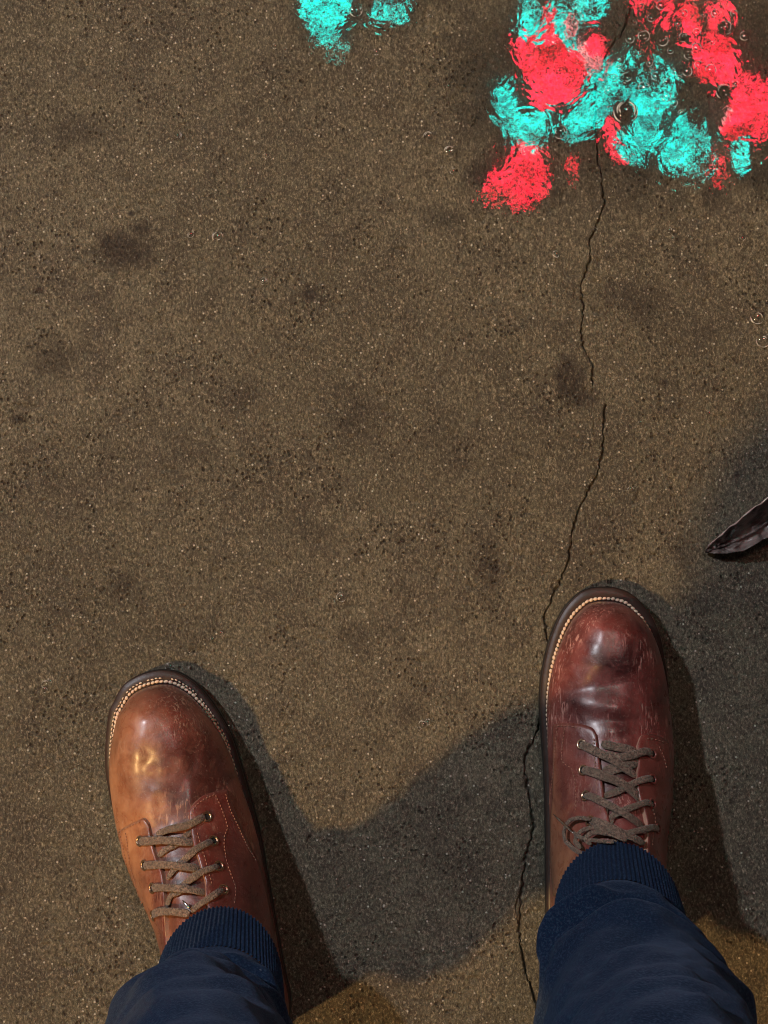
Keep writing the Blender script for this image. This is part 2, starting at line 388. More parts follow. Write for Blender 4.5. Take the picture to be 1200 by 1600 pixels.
# order each polygon counter-clockwise
polys = [[n0, n0 + 1] + edges_side[0], [n0 + 1, n0 + 2] + list(idx[::-1, -1]), [n0 + 2, n0 + 3] + list(idx[-1, :]), [n0 + 3, n0] + list(idx[:, 0])]
loops = np.concatenate([Q.reshape(-1)] + [np.array(p) for p in polys])
sizes = np.concatenate([np.full(len(Q), 4), [len(p) for p in polys]])
starts = np.concatenate([[0], np.cumsum(sizes)[:-1]])
me.vertices.add(len(V)); me.vertices.foreach_set('co', V.astype(np.float32).ravel())
me.loops.add(len(loops)); me.loops.foreach_set('vertex_index', loops.astype(np.int32))
me.polygons.add(len(sizes)); me.polygons.foreach_set('loop_start', starts.astype(np.int32))
try: me.polygons.foreach_set('loop_total', sizes.astype(np.int32))
except Exception: pass
me.update(calc_edges=True); me.validate()
for nm, arr in (('stain', stain), ('crack', crack * 0.85), ('wetc', wetc)):
    a = me.attributes.new(nm, 'FLOAT', 'POINT'); a.data.foreach_set('value', np.concatenate([arr.ravel(), np.zeros(4)]).astype(np.float32))
ground = link('ground', me, M_CONC); tag(ground, 'damp brown concrete with a long crack and dark stains', kind='structure')

# ------------------------------------------------------------------ rain water lying at the top right
fx = np.arange(-0.12, 0.34, 0.0012); fy = np.arange(0.20, 0.47, 0.0012)
FX, FY = np.meshgrid(fx, fy); wet = wetfield(FX, FY)
HOLLOW = [(977, 176, 21), (1130, 145, 14), (875, 207, 9), (979, 124, 10), (1132, 45, 12), (1035, 65, 30), (1005, 58, 30), (1000, 100, 34), (1067, 60, 9), (1030, 130, 22), (960, 60, 30), (1075, 150, 30), (1090, 185, 22), (925, 20, 12), (1010, 20, 16)]
for (sx, sy, rr_) in HOLLOW:
    p = at(sx, sy); d = np.hypot(FX - p.x, FY - p.y) / (rr_ / 2000); wet *= 1 - (0.97 if rr_ < 22 else .62) * np.exp(-d ** 4)
keep = wet > 0.02
FZ = 0.0014 + 0 * FX
Vf = []; vid = -np.ones(FX.shape, dtype=int); att = []
cellk = keep[:-1, :-1] | keep[1:, :-1] | keep[:-1, 1:] | keep[1:, 1:]
Ff = []
def gv(i, j):
    if vid[i, j] < 0:
        vid[i, j] = len(Vf); Vf.append((FX[i, j], FY[i, j], FZ[i, j])); att.append(wet[i, j])
    return int(vid[i, j])
for i, j in zip(*np.nonzero(cellk)):
    Ff.append((gv(i, j), gv(i, j + 1), gv(i + 1, j + 1), gv(i + 1, j)))
film = mesh('puddle', Vf, Ff, M_FILM)
a = film.data.attributes.new('wet', 'FLOAT', 'POINT'); a.data.foreach_set('value', np.array(att, dtype=np.float32))
tag(film, 'thin rain puddle mirroring the red and turquoise sign', kind='structure')

# ------------------------------------------------------------------ lit sign overhead, mirrored in the water
SIGN_Y = 1.75
def mirror_to_sign(px, py):
    p = at(px, py, 0.0014); d = ray(px, py); d.z = -d.z
    k = (SIGN_Y - p.y) / d.y; return p + d * k
M_TEAL = NT('turquoise_glow'); M_TEAL.n.remove(M_TEAL.b)
M_REDG = NT('red_glow'); M_REDG.n.remove(M_REDG.b)
def glow(t, c1, c2, st):
    e = t.n.new('ShaderNodeEmission'); e.inputs['Strength'].default_value = st
    t.l.new(t.mix(t.ramp(t.noise(9, 4, 0.65, 0.6), [(0.40, 0), (0.60, 1)]), c1, c2), e.inputs['Color']); t.l.new(e.outputs[0], t.out.inputs['Surface']); return t.m
M_TEAL = glow(M_TEAL, (0.0, 1.0, 0.82), (0.0, 0.28, 0.25), 30)
M_REDG = glow(M_REDG, (1.0, 0.02, 0.06), (0.36, 0.003, 0.010), 48)
M_PALE = NT('pale_pink_glow'); M_PALE.n.remove(M_PALE.b); M_PALE = glow(M_PALE, (1.0, 0.45, 0.42), (0.9, 0.15, 0.18), 22)
SHAPES = [
 ('red', [(805, 68), (835, 62), (858, 50), (880, 62), (905, 78), (915, 110), (908, 150), (880, 162), (848, 158), (822, 130), (812, 95)]),
 ('red', [(848, 25), (858, 15), (862, 50), (850, 56)]), ('red', [(918, 75), (928, 62), (950, 85), (944, 105), (930, 100)]),
 ('teal', [(815, -20), (835, 0), (850, 28), (845, 52), (825, 55), (812, 35)]),
 ('teal', [(862, -10), (955, -20), (935, 20), (905, 40), (900, 72), (875, 62), (862, 35)]),
 ('teal', [(912, 88), (926, 80), (938, 105), (930, 128), (915, 115)]),
 ('teal', [(935, 125), (958, 105), (962, 150), (930, 190), (895, 212), (882, 200), (905, 175), (922, 155)]),
 ('teal', [(780, 135), (797, 130), (803, 155), (806, 178), (835, 182), (858, 178), (868, 196), (850, 215), (825, 224), (800, 215), (786, 190), (776, 160)]),
 ('pale', [(905, 78), (920, 72), (948, 88), (944, 104), (932, 100), (918, 112), (912, 98)]), ('pale', [(960, 214), (972, 236), (985, 240), (978, 249), (962, 238), (950, 228)]), ('pale', [(1130, 180), (1140, 170), (1148, 200), (1136, 216)]), ('pale', [(880, 28), (895, 10), (902, 20), (890, 45)]),
 ('red', [(742, 318), (755, 292), (785, 265), (812, 228), (845, 240), (856, 275), (850, 300), (820, 318), (802, 328), (790, 310), (770, 316)]),
 ('teal', [(975, 145), (1010, 135), (1042, 148), (1035, 178), (1010, 190), (990, 170)]), ('teal', [(985, 192), (1025, 195), (1030, 215), (1005, 218)]),
 ('red', [(942, 182), (965, 190), (958, 215), (968, 232), (985, 242), (972, 248), (948, 225)]),
 ('teal', [(962, 205), (978, 218), (1005, 232), (1000, 248), (980, 240), (966, 222)]),
 ('teal', [(1052, 192), (1072, 182), (1095, 195), (1098, 212), (1065, 210)]), ('teal', [(1040, 225), (1075, 215), (1112, 222), (1108, 250), (1080, 272), (1062, 262), (1038, 246)]),
 ('red', [(1060, 20), (1078, 0), (1092, 25), (1085, 50), (1066, 45)]), ('red', [(1100, 60), (1128, 58), (1150, 85), (1148, 112), (1125, 128), (1108, 105)]),
 ('red', [(1085, 70), (1102, 85), (1112, 115), (1098, 112), (1082, 92)]), ('red', [(1105, 5), (1135, 0), (1140, 22), (1112, 35)]),
 ('red', [(985, -10), (1010, -15), (1020, 10), (998, 15)]), ('red', [(1035, -5), (1048, 5), (1046, 30), (1036, 25)]), ('red', [(1008, 45), (1020, 60), (1016, 85), (1006, 70)]),
 ('red', [(1150, 140), (1170, 122), (1200, 140), (1210, 180), (1190, 212), (1165, 195), (1140, 212), (1128, 205), (1140, 170)]),
 ('teal', [(1145, 228), (1165, 224), (1168, 250), (1148, 252)]),
 ('teal', [(978, 74), (990, 76), (988, 92), (976, 90)]), ('teal', [(1035, 118), (1055, 122), (1058, 138), (1040, 134)]), ('teal', [(1000, 100), (1010, 104), (1006, 116), (998, 112)]),
 ('teal', [(1022, 90), (1030, 92), (1028, 104), (1020, 100)]), ('teal', [(962, 108), (972, 110), (970, 122), (960, 118)]),
 ('teal', [(466, -20), (540, -20), (548, 5), (530, 28), (524, 55), (505, 50), (486, 52), (478, 25)]),
 ('teal', [(515, 80), (545, 78), (545, 93), (520, 96)]), ('teal', [(575, -5), (640, 8), (600, 18), (578, 12)]),
 ('red', [(888, 256), (904, 252), (902, 268), (890, 272)]), ('red', [(1108, 258), (1132, 250), (1126, 276)]),
]
sign = empty('hanging_sign', (0.1, SIGN_Y, 3.0))
tag(sign, 'overhead lit sign of red and turquoise shapes, seen mirrored in the puddle', 'sign')
allp = []
for k, (col, pts) in enumerate(SHAPES):
    P = [mirror_to_sign(x, y) for x, y in pts]
    P3 = catmull(P + [P[0]], 4)[:-1]
    allp += P3
    n = len(P3)
    Vv = [(p.x, p.y - 0.012 - 0.001 * k, p.z) for p in P3] + [(p.x, p.y + 0.02, p.z) for p in P3]
    Fv = [tuple(range(n)), tuple(range(2 * n - 1, n - 1, -1))] + [(i, i + n, (i + 1) % n + n, (i + 1) % n) for i in range(n)]
    o = mesh('glowing_shape', Vv, Fv, {'red': M_REDG, 'teal': M_TEAL, 'pale': M_PALE}[col], None, False)
    o.parent = sign; o.matrix_parent_inverse = Matrix.Translation(-Vector(sign.location))
x0 = min(p.x for p in allp) - .1; x1 = max(p.x for p in allp) + .1; z0 = min(p.z for p in allp) - .1; z1 = max(p.z for p in allp) + .1
M_BOARD = simple('black_board', (0.012, 0.012, 0.013), 0.7, nscale=20)
def box_mb(mb, x0, x1, y0, y1, z0, z1):
    mb.add([(x0, y0, z0), (x1, y0, z0), (x1, y1, z0), (x0, y1, z0), (x0, y0, z1), (x1, y0, z1), (x1, y1, z1), (x0, y1, z1)],
           [(0, 3, 2, 1), (4, 5, 6, 7), (0, 1, 5, 4), (1, 2, 6, 5), (2, 3, 7, 6), (3, 0, 4, 7)])
mb = MB(); box_mb(mb, x0, x1, SIGN_Y + 0.022, SIGN_Y + 0.10, z0, z1); o = mb.build('board', M_BOARD, None, False); o.parent = sign; o.matrix_parent_inverse = Matrix.Translation(-Vector(sign.location))
for xx in (x0 + .1, x1 - .1):
    mb = MB(); box_mb(mb, xx - .02, xx + .02, SIGN_Y + 0.10, SIGN_Y + 0.42, (z0 + z1) / 2 - .02, (z0 + z1) / 2 + .02); o = mb.build('bracket', M_BOARD, None, False)
    o.parent = sign; o.matrix_parent_inverse = Matrix.Translation(-Vector(sign.location))
# wall that carries the sign
t = NT('painted_wall'); br = t.n.new('ShaderNodeTexBrick'); br.inputs['Scale'].default_value = 4.0
br.inputs['Color1'].default_value = (0.10, 0.05, 0.04, 1); br.inputs['Color2'].default_value = (0.07, 0.04, 0.035, 1); br.inputs['Mortar'].default_value = (0.06, 0.055, 0.05, 1)
t.l.new(t.map((1, 1, 1), (R(90), 0, 0)), br.inputs['Vector']); t.set(Base_Color=br.outputs[0], Roughness=0.9, Normal=t.bump(br.outputs['Fac'], -0.01, 0.5))
mb = MB(); box_mb(mb, -6, 6, SIGN_Y + 0.42, SIGN_Y + 0.7, 0, 7); wall = mb.build('brick_wall', t.m, None, False)
tag(wall, 'dark brick wall behind the hanging sign', 'wall')

# ------------------------------------------------------------------ the person's shoes
L_SHOE = 0.30
def build_shoe(person, T, H, left, right, dents, mat, mface, facings, eyelets, laces, aglets, extra_stitch, label, seed):
    T = at(*T); H = at(*H); ax = (H - T); Ls = ax.length; ax = ax.normalized(); rt = Vector((-ax.y, ax.x, 0))   # rt: image right
    if rt.x < 0: rt = -rt
    S = Ls / 600.0
    xl, yl = smooth_tab(left, 601, 25); xr, yr = smooth_tab(right, 601, 25)
    # rounded ends: use sqrt-like spacing, tables start at 0 width
    def wl(s): return -np.interp(s, xl, yl) if False else np.interp(s, [a for a, _ in left], [b for _, b in left])
    NU = 260
    sg = 0.5 - 0.5 * np.cos(np.linspace(0, math.pi, NU))          # denser at toe and heel
    def curve(tab):
        # Catmull through the points in (s, w) space, resampled at sg
        P = catmull([(a, b, 0) for a, b in tab], 14)
        a = np.array([p.x for p in P]); b = np.array([p.y for p in P]); o = np.argsort(a); return np.interp(sg * 600, a[o], b[o])
    WL = curve(left); WR = curve(right)
    def to_world(s, wv, z): return Vector((T.x + ax.x * s * S + rt.x * wv * S, T.y + ax.y * s * S + rt.y * wv * S, z))
    shoe = bpy.data.objects.new('shoe', None); COL.objects.link(shoe); shoe.parent = person
    tag(shoe, label)
    # closed outline with an inset
    def outline(inset_front, inset_side, inset_back):
        P = []
        for i in range(NU): P.append(Vector((sg[i] * 600, WR[i], 0)))
        for i in range(NU - 2, 0, -1): P.append(Vector((sg[i] * 600, WL[i], 0)))
        P = resample(P + [P[0]], 361)[:-1]
        n = len(P); O = []
        for i in range(n):
            tv = (P[(i + 2) % n] - P[(i - 2) % n]).normalized(); nv = Vector((-tv.y, tv.x, 0))
            f = P[i].x
            ins = np.interp(f, [0, 60, 200, 330, 600], [inset_front, inset_front * .8, inset_side, inset_side * .7, inset_back])
            O.append(P[i] + nv * ins)
        return O
    test = outline(10, 10, 10)
    sgn = 1 if abs(test[0].x) >= 0 and test[0].x > 0 else -1
    def outl(a, b, c): return outline(a * sgn, b * sgn, c * sgn)
    def slab(layers, spring=0.0):
        Vv = []; n = 0
        for (a, b, c, z) in layers:
            O = outl(a, b, c); n = len(O)
            for p in O:
                zz = z + spring * max(0, 1 - p.x / 110) ** 2
                Vv.append(to_world(p.x, p.y, zz))
        m = len(layers); F = grid_faces(m, n, True, True)
        F.append(tuple(range(n))); F.append(tuple(range(m * n - 1, (m - 1) * n - 1, -1)))
        return Vv, F
    Vv, F = slab([(6, 4, 4, 0.0002), (1, 1, 1, 0.0015), (0, 0, 0, 0.0035), (0, 0, 0, 0.0085), (1.2, 1.2, 1.2, 0.0100)], 0.004)
    me_ = mesh('sole', Vv, F, M_RUBBER, shoe)
    Vv, F = slab([(2.5, 2, 1.5, 0.0096), (1.6, 1.5, 1, 0.0108), (1.6, 1.5, 1, 0.0140), (3.0, 2.5, 2.5, 0.0152), (14, 12, 7, 0.0156)], 0.004)
    mesh('welt', Vv, F, M_WELT, shoe)
    # ---- upper: cross-sections lofted from toe to heel
    base = outl(23.5, 12, 7)
    cl = lambda q: (np.interp(q, sg * 600, WL) + np.interp(q, sg * 600, WR)) / 2
    bl = sorted([(p.x, p.y) for p in base if p.y < cl(p.x)]); brr = sorted([(p.x, p.y) for p in base if p.y >= cl(p.x)])
    smin = min(p.x for p in base); smax = max(p.x for p in base)
    su = smin + (smax - smin) * sg
    UL = np.interp(su, [a for a, _ in bl], [b for _, b in bl]); UR = np.interp(su, [a for a, _ in brr], [b for _, b in brr])
    UL[0] = UR[0] = (UL[1] + UR[1]) / 2; UL[-1] = UR[-1] = (UL[-2] + UR[-2]) / 2
    HP = catmull([(smin, 0.006, 0), (smin + 6, 0.019, 0), (smin + 22, 0.0315, 0), (70, 0.042, 0), (110, 0.0465, 0), (170, 0.0475, 0), (225, 0.052, 0), (280, 0.064, 0), (340, 0.080, 0), (390, 0.096, 0), (430, 0.108, 0), (500, 0.112, 0), (580, 0.105, 0), (smax - 3, 0.09, 0), (smax, 0.075, 0)], 14)
    hs = np.array([p.x for p in HP]); hz = np.array([p.y for p in HP])
    NVV = 121; Vv = np.zeros((NU, NVV, 3))
    for i in range(NU):
        s = su[i]; c = (UL[i] + UR[i]) / 2 ; a = (UR[i] - UL[i]) / 2; Hh = np.interp(s, hs, hz)
        n = np.interp(s, [0, 100, 250, 380, 450, 600], [2.15, 2.25, 2.15, 2.2, 2.8, 3.4]); m = np.interp(s, [0, 150, 280, 380, 450, 600], [1.95, 1.9, 1.55, 1.5, 2.2, 4.0])
        bul = np.interp(s, [0, 60, 120, 250, 450, 600], [1, 3, 8, 13, 6, 4])
        for j in range(NVV):
            th = math.pi * j / (NVV - 1); cs = -math.cos(th); sn = math.sin(th)
            xx = c + a * math.copysign(abs(cs) ** (2 / n), cs); zz = Hh * sn ** (2 / m)
            wall = min(1, (zz / 0.016)) * (1 - min(1, zz / max(Hh, .01)) ** 2)
            xx += math.copysign((bul + (3 if cs > 0 else 0)) * wall * min(1, a / 40), cs) * (abs(cs) ** .5)
            Vv[i, j] = (s, xx, zz)
    # dents, creases and soft irregularity (in shoe space)
    ss, ww, zz = Vv[..., 0], Vv[..., 1], Vv[..., 2]
    topm = np.clip(zz / 0.03, 0, 1)
    dz = 0.0012 * fbm(ss / 42 + seed, ww / 42, 3, 3) * topm
    for (s0, w0, ls, lw, ang, amp) in dents:
        ca, sa = math.cos(ang), math.sin(ang); u = (ss - s0) * ca + (ww - w0) * sa; v = -(ss - s0) * sa + (ww - w0) * ca
        dz += amp * np.exp(-(u / ls) ** 2 - (v / lw) ** 2) * topm
    zz = zz + dz
    P3 = np.zeros((NU, NVV, 3))
    P3[..., 0] = T.x + (ax.x * ss + rt.x * ww) * S; P3[..., 1] = T.y + (ax.y * ss + rt.y * ww) * S
    P3[..., 2] = 0.0155 + zz + 0.004 * np.clip(1 - ss / 110, 0, 1) ** 2
    upper = mesh('upper', P3.reshape(-1, 3), grid_faces(NU, NVV, False, False), mat, shoe)
    bm = bmesh.new(); bm.from_mesh(upper.data); bmesh.ops.recalc_face_normals(bm, faces=bm.faces)
    bm.normal_update()
    up = sum(f.normal.z * f.calc_area() for f in bm.faces)
    if up < 0: bmesh.ops.reverse_faces(bm, faces=bm.faces)
    bm.to_mesh(upper.data); bvh = BVHTree.FromBMesh(bm); bm.free()
    def hit(px, py, off=0.0):
        d = ray(px, py); h = bvh.ray_cast(CAMPOS, d)
        if h[0] is None:
            h = bvh.find_nearest(at(px, py, 0.05)); 
        n = h[1] if h[1].z > -0.2 else -h[1]
        nn = n.copy()
        return h[0] + nn * off, nn
    # ---- facings
    for (front, outer, back, inner) in facings:
        def C(pl): return [Vector((x, y, 0)) for x, y in pl]
        na, nb = 34, 46
        e0 = resample(catmull(C(front), 8), na); e1 = resample(catmull(C(back), 8), na)      # from outer to inner
        f0 = resample(catmull(C(outer), 8), nb); f1 = resample(catmull(C(inner), 8), nb)     # from front to back
        top = []; low = []
        for j in range(nb):
            for i in range(na):
                u = i / (na - 1); v = j / (nb - 1)
                p = e0[i] * (1 - v) + e1[i] * v + f0[j] * (1 - u) + f1[j] * u - (e0[0] * (1 - u) * (1 - v) + e0[-1] * u * (1 - v) + e1[0] * (1 - u) * v + e1[-1] * u * v)
                edge_in = min(1, (1 - u) * (na - 1) / 2.0); ef = min(1, j / 1.5); eo = min(1, i / 1.5)
                off = 0.0026 - 0.0007 * (1 - min(edge_in, ef, eo))
                a_, n_ = hit(p.x, p.y, 0.0); 
                lift = 0.0014 * u ** 3 * min(1, v * 3) 
                top.append((a_, n_, off + lift)); 
        # smooth normals a little
        TV = [a_ + n_ * o_ for a_, n_, o_ in top]; LV = [a_ + n_ * 0.0001 for a_, n_, o_ in top]
        n = na * nb
        F = grid_faces(nb, na, False, False); F2 = [tuple(reversed([k + n for k in f])) for f in F]
        ring = [i for i in range(na)] + [j * na + na - 1 for j in range(1, nb)] + [(nb - 1) * na + i for i in range(na - 2, -1, -1)] + [j * na for j in range(nb - 2, 0, -1)]
        side = [(ring[k], ring[k] + n, ring[(k + 1) % len(ring)] + n, ring[(k + 1) % len(ring)]) for k in range(len(ring))]
        o = mesh('facing', TV + LV, F + F2 + side, mface, shoe, True)
        bm = bmesh.new(); bm.from_mesh(o.data); bmesh.ops.recalc_face_normals(bm, faces=bm.faces); bm.to_mesh(o.data); bm.free()
        o.data.materials.append(M_EDGE)
        for pi in range(len(o.data.polygons) - len(side), len(o.data.polygons)): o.data.polygons[pi].material_index = 1; o.data.polygons[pi].use_smooth = False
        # pale rolled edge along the lacing side
        FB = BVHTree.FromPolygons([tuple(v) for v in TV], F)
    def capsule(mb, c, d, n, ln, wd, ht):
        d = d.normalized(); s_ = n.cross(d).normalized(); n = d.cross(s_)
        nu, nv = 5, 6; Vv = []
        for i in range(nu):
            u = -1 + 2 * i / (nu - 1); r = math.sqrt(max(0.05, 1 - abs(u) ** 3))
            for j in range(nv):
                a = 2 * math.pi * j / nv; Vv.append(c + d * (u * ln / 2) + s_ * (math.cos(a) * wd / 2 * r) + n * (math.sin(a) * ht / 2 * r))
        mb.add(Vv, grid_faces(nu, nv, True) + [tuple(range(nv - 1, -1, -1)), tuple(range((nu - 1) * nv, nu * nv))])
    # ---- stitching on facings
    for (pl, step, off) in extra_stitch:
        mb = MB()
        P = catmull([Vector((x, y, 0)) for x, y in pl], 10); L = sum((b - a).length for a, b in zip(P, P[1:])); n = max(2, int(L / step))
        P = resample(P, n * 2 + 1)
        for k in range(n):
            a_, n_ = hit(P[2 * k].x, P[2 * k].y, off); b_, _ = hit(P[2 * k + 1].x + random.uniform(-.5, .5), P[2 * k + 1].y, off)
            dd = b_ - a_
            if dd.length < 0.006: capsule(mb, (a_ + b_) / 2, dd, n_, dd.length * 1.25, 0.0008, 0.0007)
        if mb.V: mb.build('stitching', M_THREAD2, shoe)
    # ---- welt stitching: two staggered rows round the toe
    for row, (ins, ln, wd) in enumerate(((18.8, 7.4, 0.0025), (13.6, 5.0, 0.0012))[:2 if seed < 5 else 1]):
        mb = MB(); O = outl(ins, ins * .58, ins * .5)
        O = [p for p in O]; O2 = resample(O + [O[0]], 192 if row == 0 else 215)[:-1]
        for k, p in enumerate(O2):
            if p.x > (255 if row == 0 else 150): continue
            if row == 1 and random.random() < .12: continue
            q = O2[(k + 1) % len(O2)]; a_ = to_world(p.x, p.y, 0.0165 + 0.004 * max(0, 1 - p.x / 110) ** 2); b_ = to_world(q.x, q.y, a_.z)
            d_ = (b_ - a_); ang = random.uniform(-.12, .12) + (0.28 if row == 0 else -0.1); d_.rotate(Matrix.Rotation(ang, 3, 'Z'))
            capsule(mb, a_ + Vector((random.uniform(-1, 1), random.uniform(-1, 1), 0)) * .00015, d_, Vector((0, 0, 1)), ln * S * random.uniform(.85, 1.05), wd * random.uniform(.85, 1.1), 0.0018 if row == 0 else .001)
        mb.build('welt_stitching', M_THREAD, shoe)
    # ---- eyelets
    for (ex, ey, shiny) in eyelets:
        c, n = hit(ex, ey, 0.0034); mb = MB(); nu, nv = 20, 8
        tdir = n.cross(Vector((0, 1, 0))).normalized(); b_ = n.cross(tdir)
        Rr, rr = (0.0032, 0.00095)
        Vv = []
        for i in range(nu):
            a = 2 * math.pi * i / nu; rad = tdir * math.cos(a) + b_ * math.sin(a)
            for j in range(nv):
                e = 2 * math.pi * j / nv; Vv.append(c + rad * (Rr + rr * math.cos(e)) + n * rr * .8 * math.sin(e))
        F = []
        for i in range(nu):
            for j in range(nv): F.append((i * nv + j, ((i + 1) % nu) * nv + j, ((i + 1) % nu) * nv + (j + 1) % nv, i * nv + (j + 1) % nv))
        mb.add(Vv, F); mb.build('eyelet', M_BRASS if shiny else mface, shoe)
        mb = MB(); Vd = [c - n * 0.0004] + [c - n * 0.0004 + (tdir * math.cos(2 * math.pi * i / nu) + b_ * math.sin(2 * math.pi * i / nu)) * (Rr + .0003) for i in range(nu)]
        mb.add(Vd, [(0, 1 + i, 1 + (i + 1) % nu) for i in range(nu)]); mb.build('eyelet_hole', M_HOLE, shoe)
    # ---- laces: flat woven ribbons
    mb = MB()
    for (pl, hts, wid) in laces:
        P = catmull([Vector((x, y, h)) for (x, y), h in zip(pl, hts)], 10); nP = len(P); P = resample(P, max(10, nP))
        pts = []; nr = []
        for q in P:
            a_, n_ = hit(q.x, q.y, 0.0); pts.append(a_ + n_ * q.z); nr.append(n_)
        # relax
        for _ in range(3):
            pts = [pts[0]] + [(pts[i - 1] + pts[i] * 2 + pts[i + 1]) / 4 for i in range(1, len(pts) - 1)] + [pts[-1]]
            nr = [nr[0]] + [(nr[i - 1] + nr[i] * 2 + nr[i + 1]).normalized() for i in range(1, len(nr) - 1)] + [nr[-1]]
        nv = 10; Vv = []; ph = random.uniform(0, 6)
        for i, (p, n) in enumerate(zip(pts, nr)):
            d = (pts[min(i + 1, len(pts) - 1)] - pts[max(i - 1, 0)]).normalized(); s_ = n.cross(d).normalized(); n2 = d.cross(s_)
            tw = 0.12 * math.sin(i * .11 + ph); s2 = s_ * math.cos(tw) + n2 * math.sin(tw); n3 = n2 * math.cos(tw) - s_ * math.sin(tw)
            w_ = wid * 0.80 / 2000 / 2 * (1 + .05 * math.sin(i * .23 + ph)); endf = min(1, .55 + .15 * min(i, len(pts) - 1 - i))
            for j in range(nv):
                e = 2 * math.pi * j / nv; cx = math.copysign(abs(math.cos(e)) ** .45, math.cos(e))
                Vv.append(p + s2 * cx * w_ * endf + n3 * math.sin(e) * 0.0008)
        mb.add(Vv, grid_faces(len(pts), nv, True) + [tuple(range(nv - 1, -1, -1)), tuple(range((len(pts) - 1) * nv, len(pts) * nv))])
    mb.build('lace', M_LACE, shoe)
    for (a, b, ha, hb) in aglets:
        p, n = hit(*a, ha); q, _ = hit(*b, hb); mb = MB(); capsule(mb, (p + q) / 2, q - p, n, (q - p).length, 0.0019, 0.0019); mb.build('lace_tip', M_STEEL, shoe)
    return shoe, hit

person = empty('person', at(650, 1480)); PI_ = Matrix.Translation(-Vector(person.location))
def adopt(o): o.matrix_parent_inverse = PI_

def c8(x, y): return (180 + x / 5, 1220 + y / 5)
def c6(x, y): return (800 + x / 4, 1120 + y / 4)

# left shoe
LF_R = ([(353, 1234), (336, 1237), (320, 1242), (304, 1254), (295, 1268)],
        [(353, 1234), (358, 1250), (372, 1286), (388, 1322), (402, 1352), (414, 1395), (424, 1450), (430, 1500)],
        [(430, 1500), (400, 1500), (370, 1490), (345, 1480)],
        [(295, 1268), (297, 1290), (302, 1320), (308, 1340), (313, 1358), (320, 1380), (321, 1404), (330, 1440), (345, 1480)])
LF_L = ([(188, 1299), (200, 1290), (214, 1283), (226, 1279), (234, 1287)],
        [(188, 1299), (192, 1320), (197, 1350), (204, 1380), (210, 1410), (217, 1440), (235, 1490)],
        [(235, 1490), (250, 1492), (262, 1490), (268, 1488)],
        [(234, 1287), (237, 1300), (241, 1320), (249, 1344), (257, 1364), (261, 1390), (263, 1420), (265, 1455), (268, 1488)])
eyeL = [(321, 1278, 1), (331, 1316, 1), (339, 1356, 1), (346, 1393, 1), (224, 1314, 1), (231, 1351, 1), (244, 1387, 1), (245, 1429, 1)]
U = 0.0042; D_ = 0.0018
laceL = [
 ([c8(350, 590), c8(400, 545), c8(480, 505), c8(560, 430), c8(600, 400)], [D_, D_, D_, D_, .001], 11),
 ([c8(420, 985), c8(450, 900), c8(520, 870), c8(600, 760), c8(650, 700)], [D_, .0022, D_, D_, .001], 10),
 ([c8(420, 770), c8(470, 700), c8(540, 640), c8(620, 560)], [D_, .0022, D_, D_], 11),
 ([c8(690, 290), c8(640, 315), c8(560, 360), c8(450, 385), c8(330, 420)], [.0030, .0052, .0048, .004, .002], 14),
 ([c8(215, 470), c8(250, 470), c8(340, 472), c8(450, 480), c8(560, 488), c8(612, 492)], [.0030, .0052, U, .0046, .003, .001], 15),
 ([c8(745, 480), c8(700, 512), c8(640, 550), c8(580, 600), c8(530, 635), c8(450, 690)], [.0030, .0054, .0054, .004, .002, .001], 13),
 ([c8(252, 655), c8(290, 660), c8(400, 662), c8(520, 680), c8(620, 690), c8(660, 695)], [.0030, .0052, .0044, .0046, .003, .001], 14),
 ([c8(790, 680), c8(740, 705), c8(670, 735), c8(610, 775), c8(540, 815), c8(440, 890)], [.0030, .0054, .0054, .004, .002, .001], 12),
 ([c8(320, 835), c8(360, 835), c8(460, 845), c8(560, 860), c8(640, 872), c8(700, 880)], [.0030, .0052, .0044, .0046, .003, .001], 14),
 ([c8(828, 862), c8(780, 900), c8(730, 935), c8(660, 985), c8(600, 1030)], [.0030, .0054, .0054, .004, .003], 12),
 ([c8(325, 1042), c8(360, 1022), c8(430, 1015), c8(510, 1030), c8(600, 1050)], [.0030, .0054, .0054, .005, .004], 14),
]
stL = [([c8(770, 120), c8(820, 240), c8(860, 370), c8(835, 460), c8(850, 620), c8(890, 750), c8(920, 850), c8(910, 980)], 5.5, .0031),
       ([c8(845, 110), c8(880, 230), c8(930, 340), c8(1000, 500), c8(1080, 640)], 5, .0031),
       ([c8(590, 280), c8(620, 200), c8(700, 140), c8(770, 110)], 5, .0031),
       ([c8(640, 420), c8(660, 500), c8(690, 610), c8(720, 720), c8(750, 830)], 6, .0036),
       ([c8(60, 400), c8(90, 520), c8(120, 660)], 4.5, .0031), ([c8(105, 400), c8(125, 520), c8(140, 640)], 4.5, .0031), ([c8(50, 395), c8(130, 350), c8(220, 310)], 4.5, .0031),
       ([c8(110, 700), c8(130, 850), c8(150, 1000)], 5, .0031), ([(424, 1478), (430, 1500), (429, 1530), (426, 1556)], 5, .0006)]
leftT = [(0, -20), (0.8, -34), (5, -54), (14.6, -72), (31, -87), (50, -101), (103, -119), (150, -127), (212, -128), (254, -124), (311, -113), (360, -101), (406, -91), (480, -82), (541, -76), (575, -62), (592, -38), (600, 0)]
rightT = [(0, -20), (1.2, -6), (6, 10), (15, 25), (37, 45), (64, 59), (100, 72), (134, 80), (190, 84), (281, 87), (348, 84), (480, 77), (541, 75), (575, 62), (592, 38), (600, 0)]
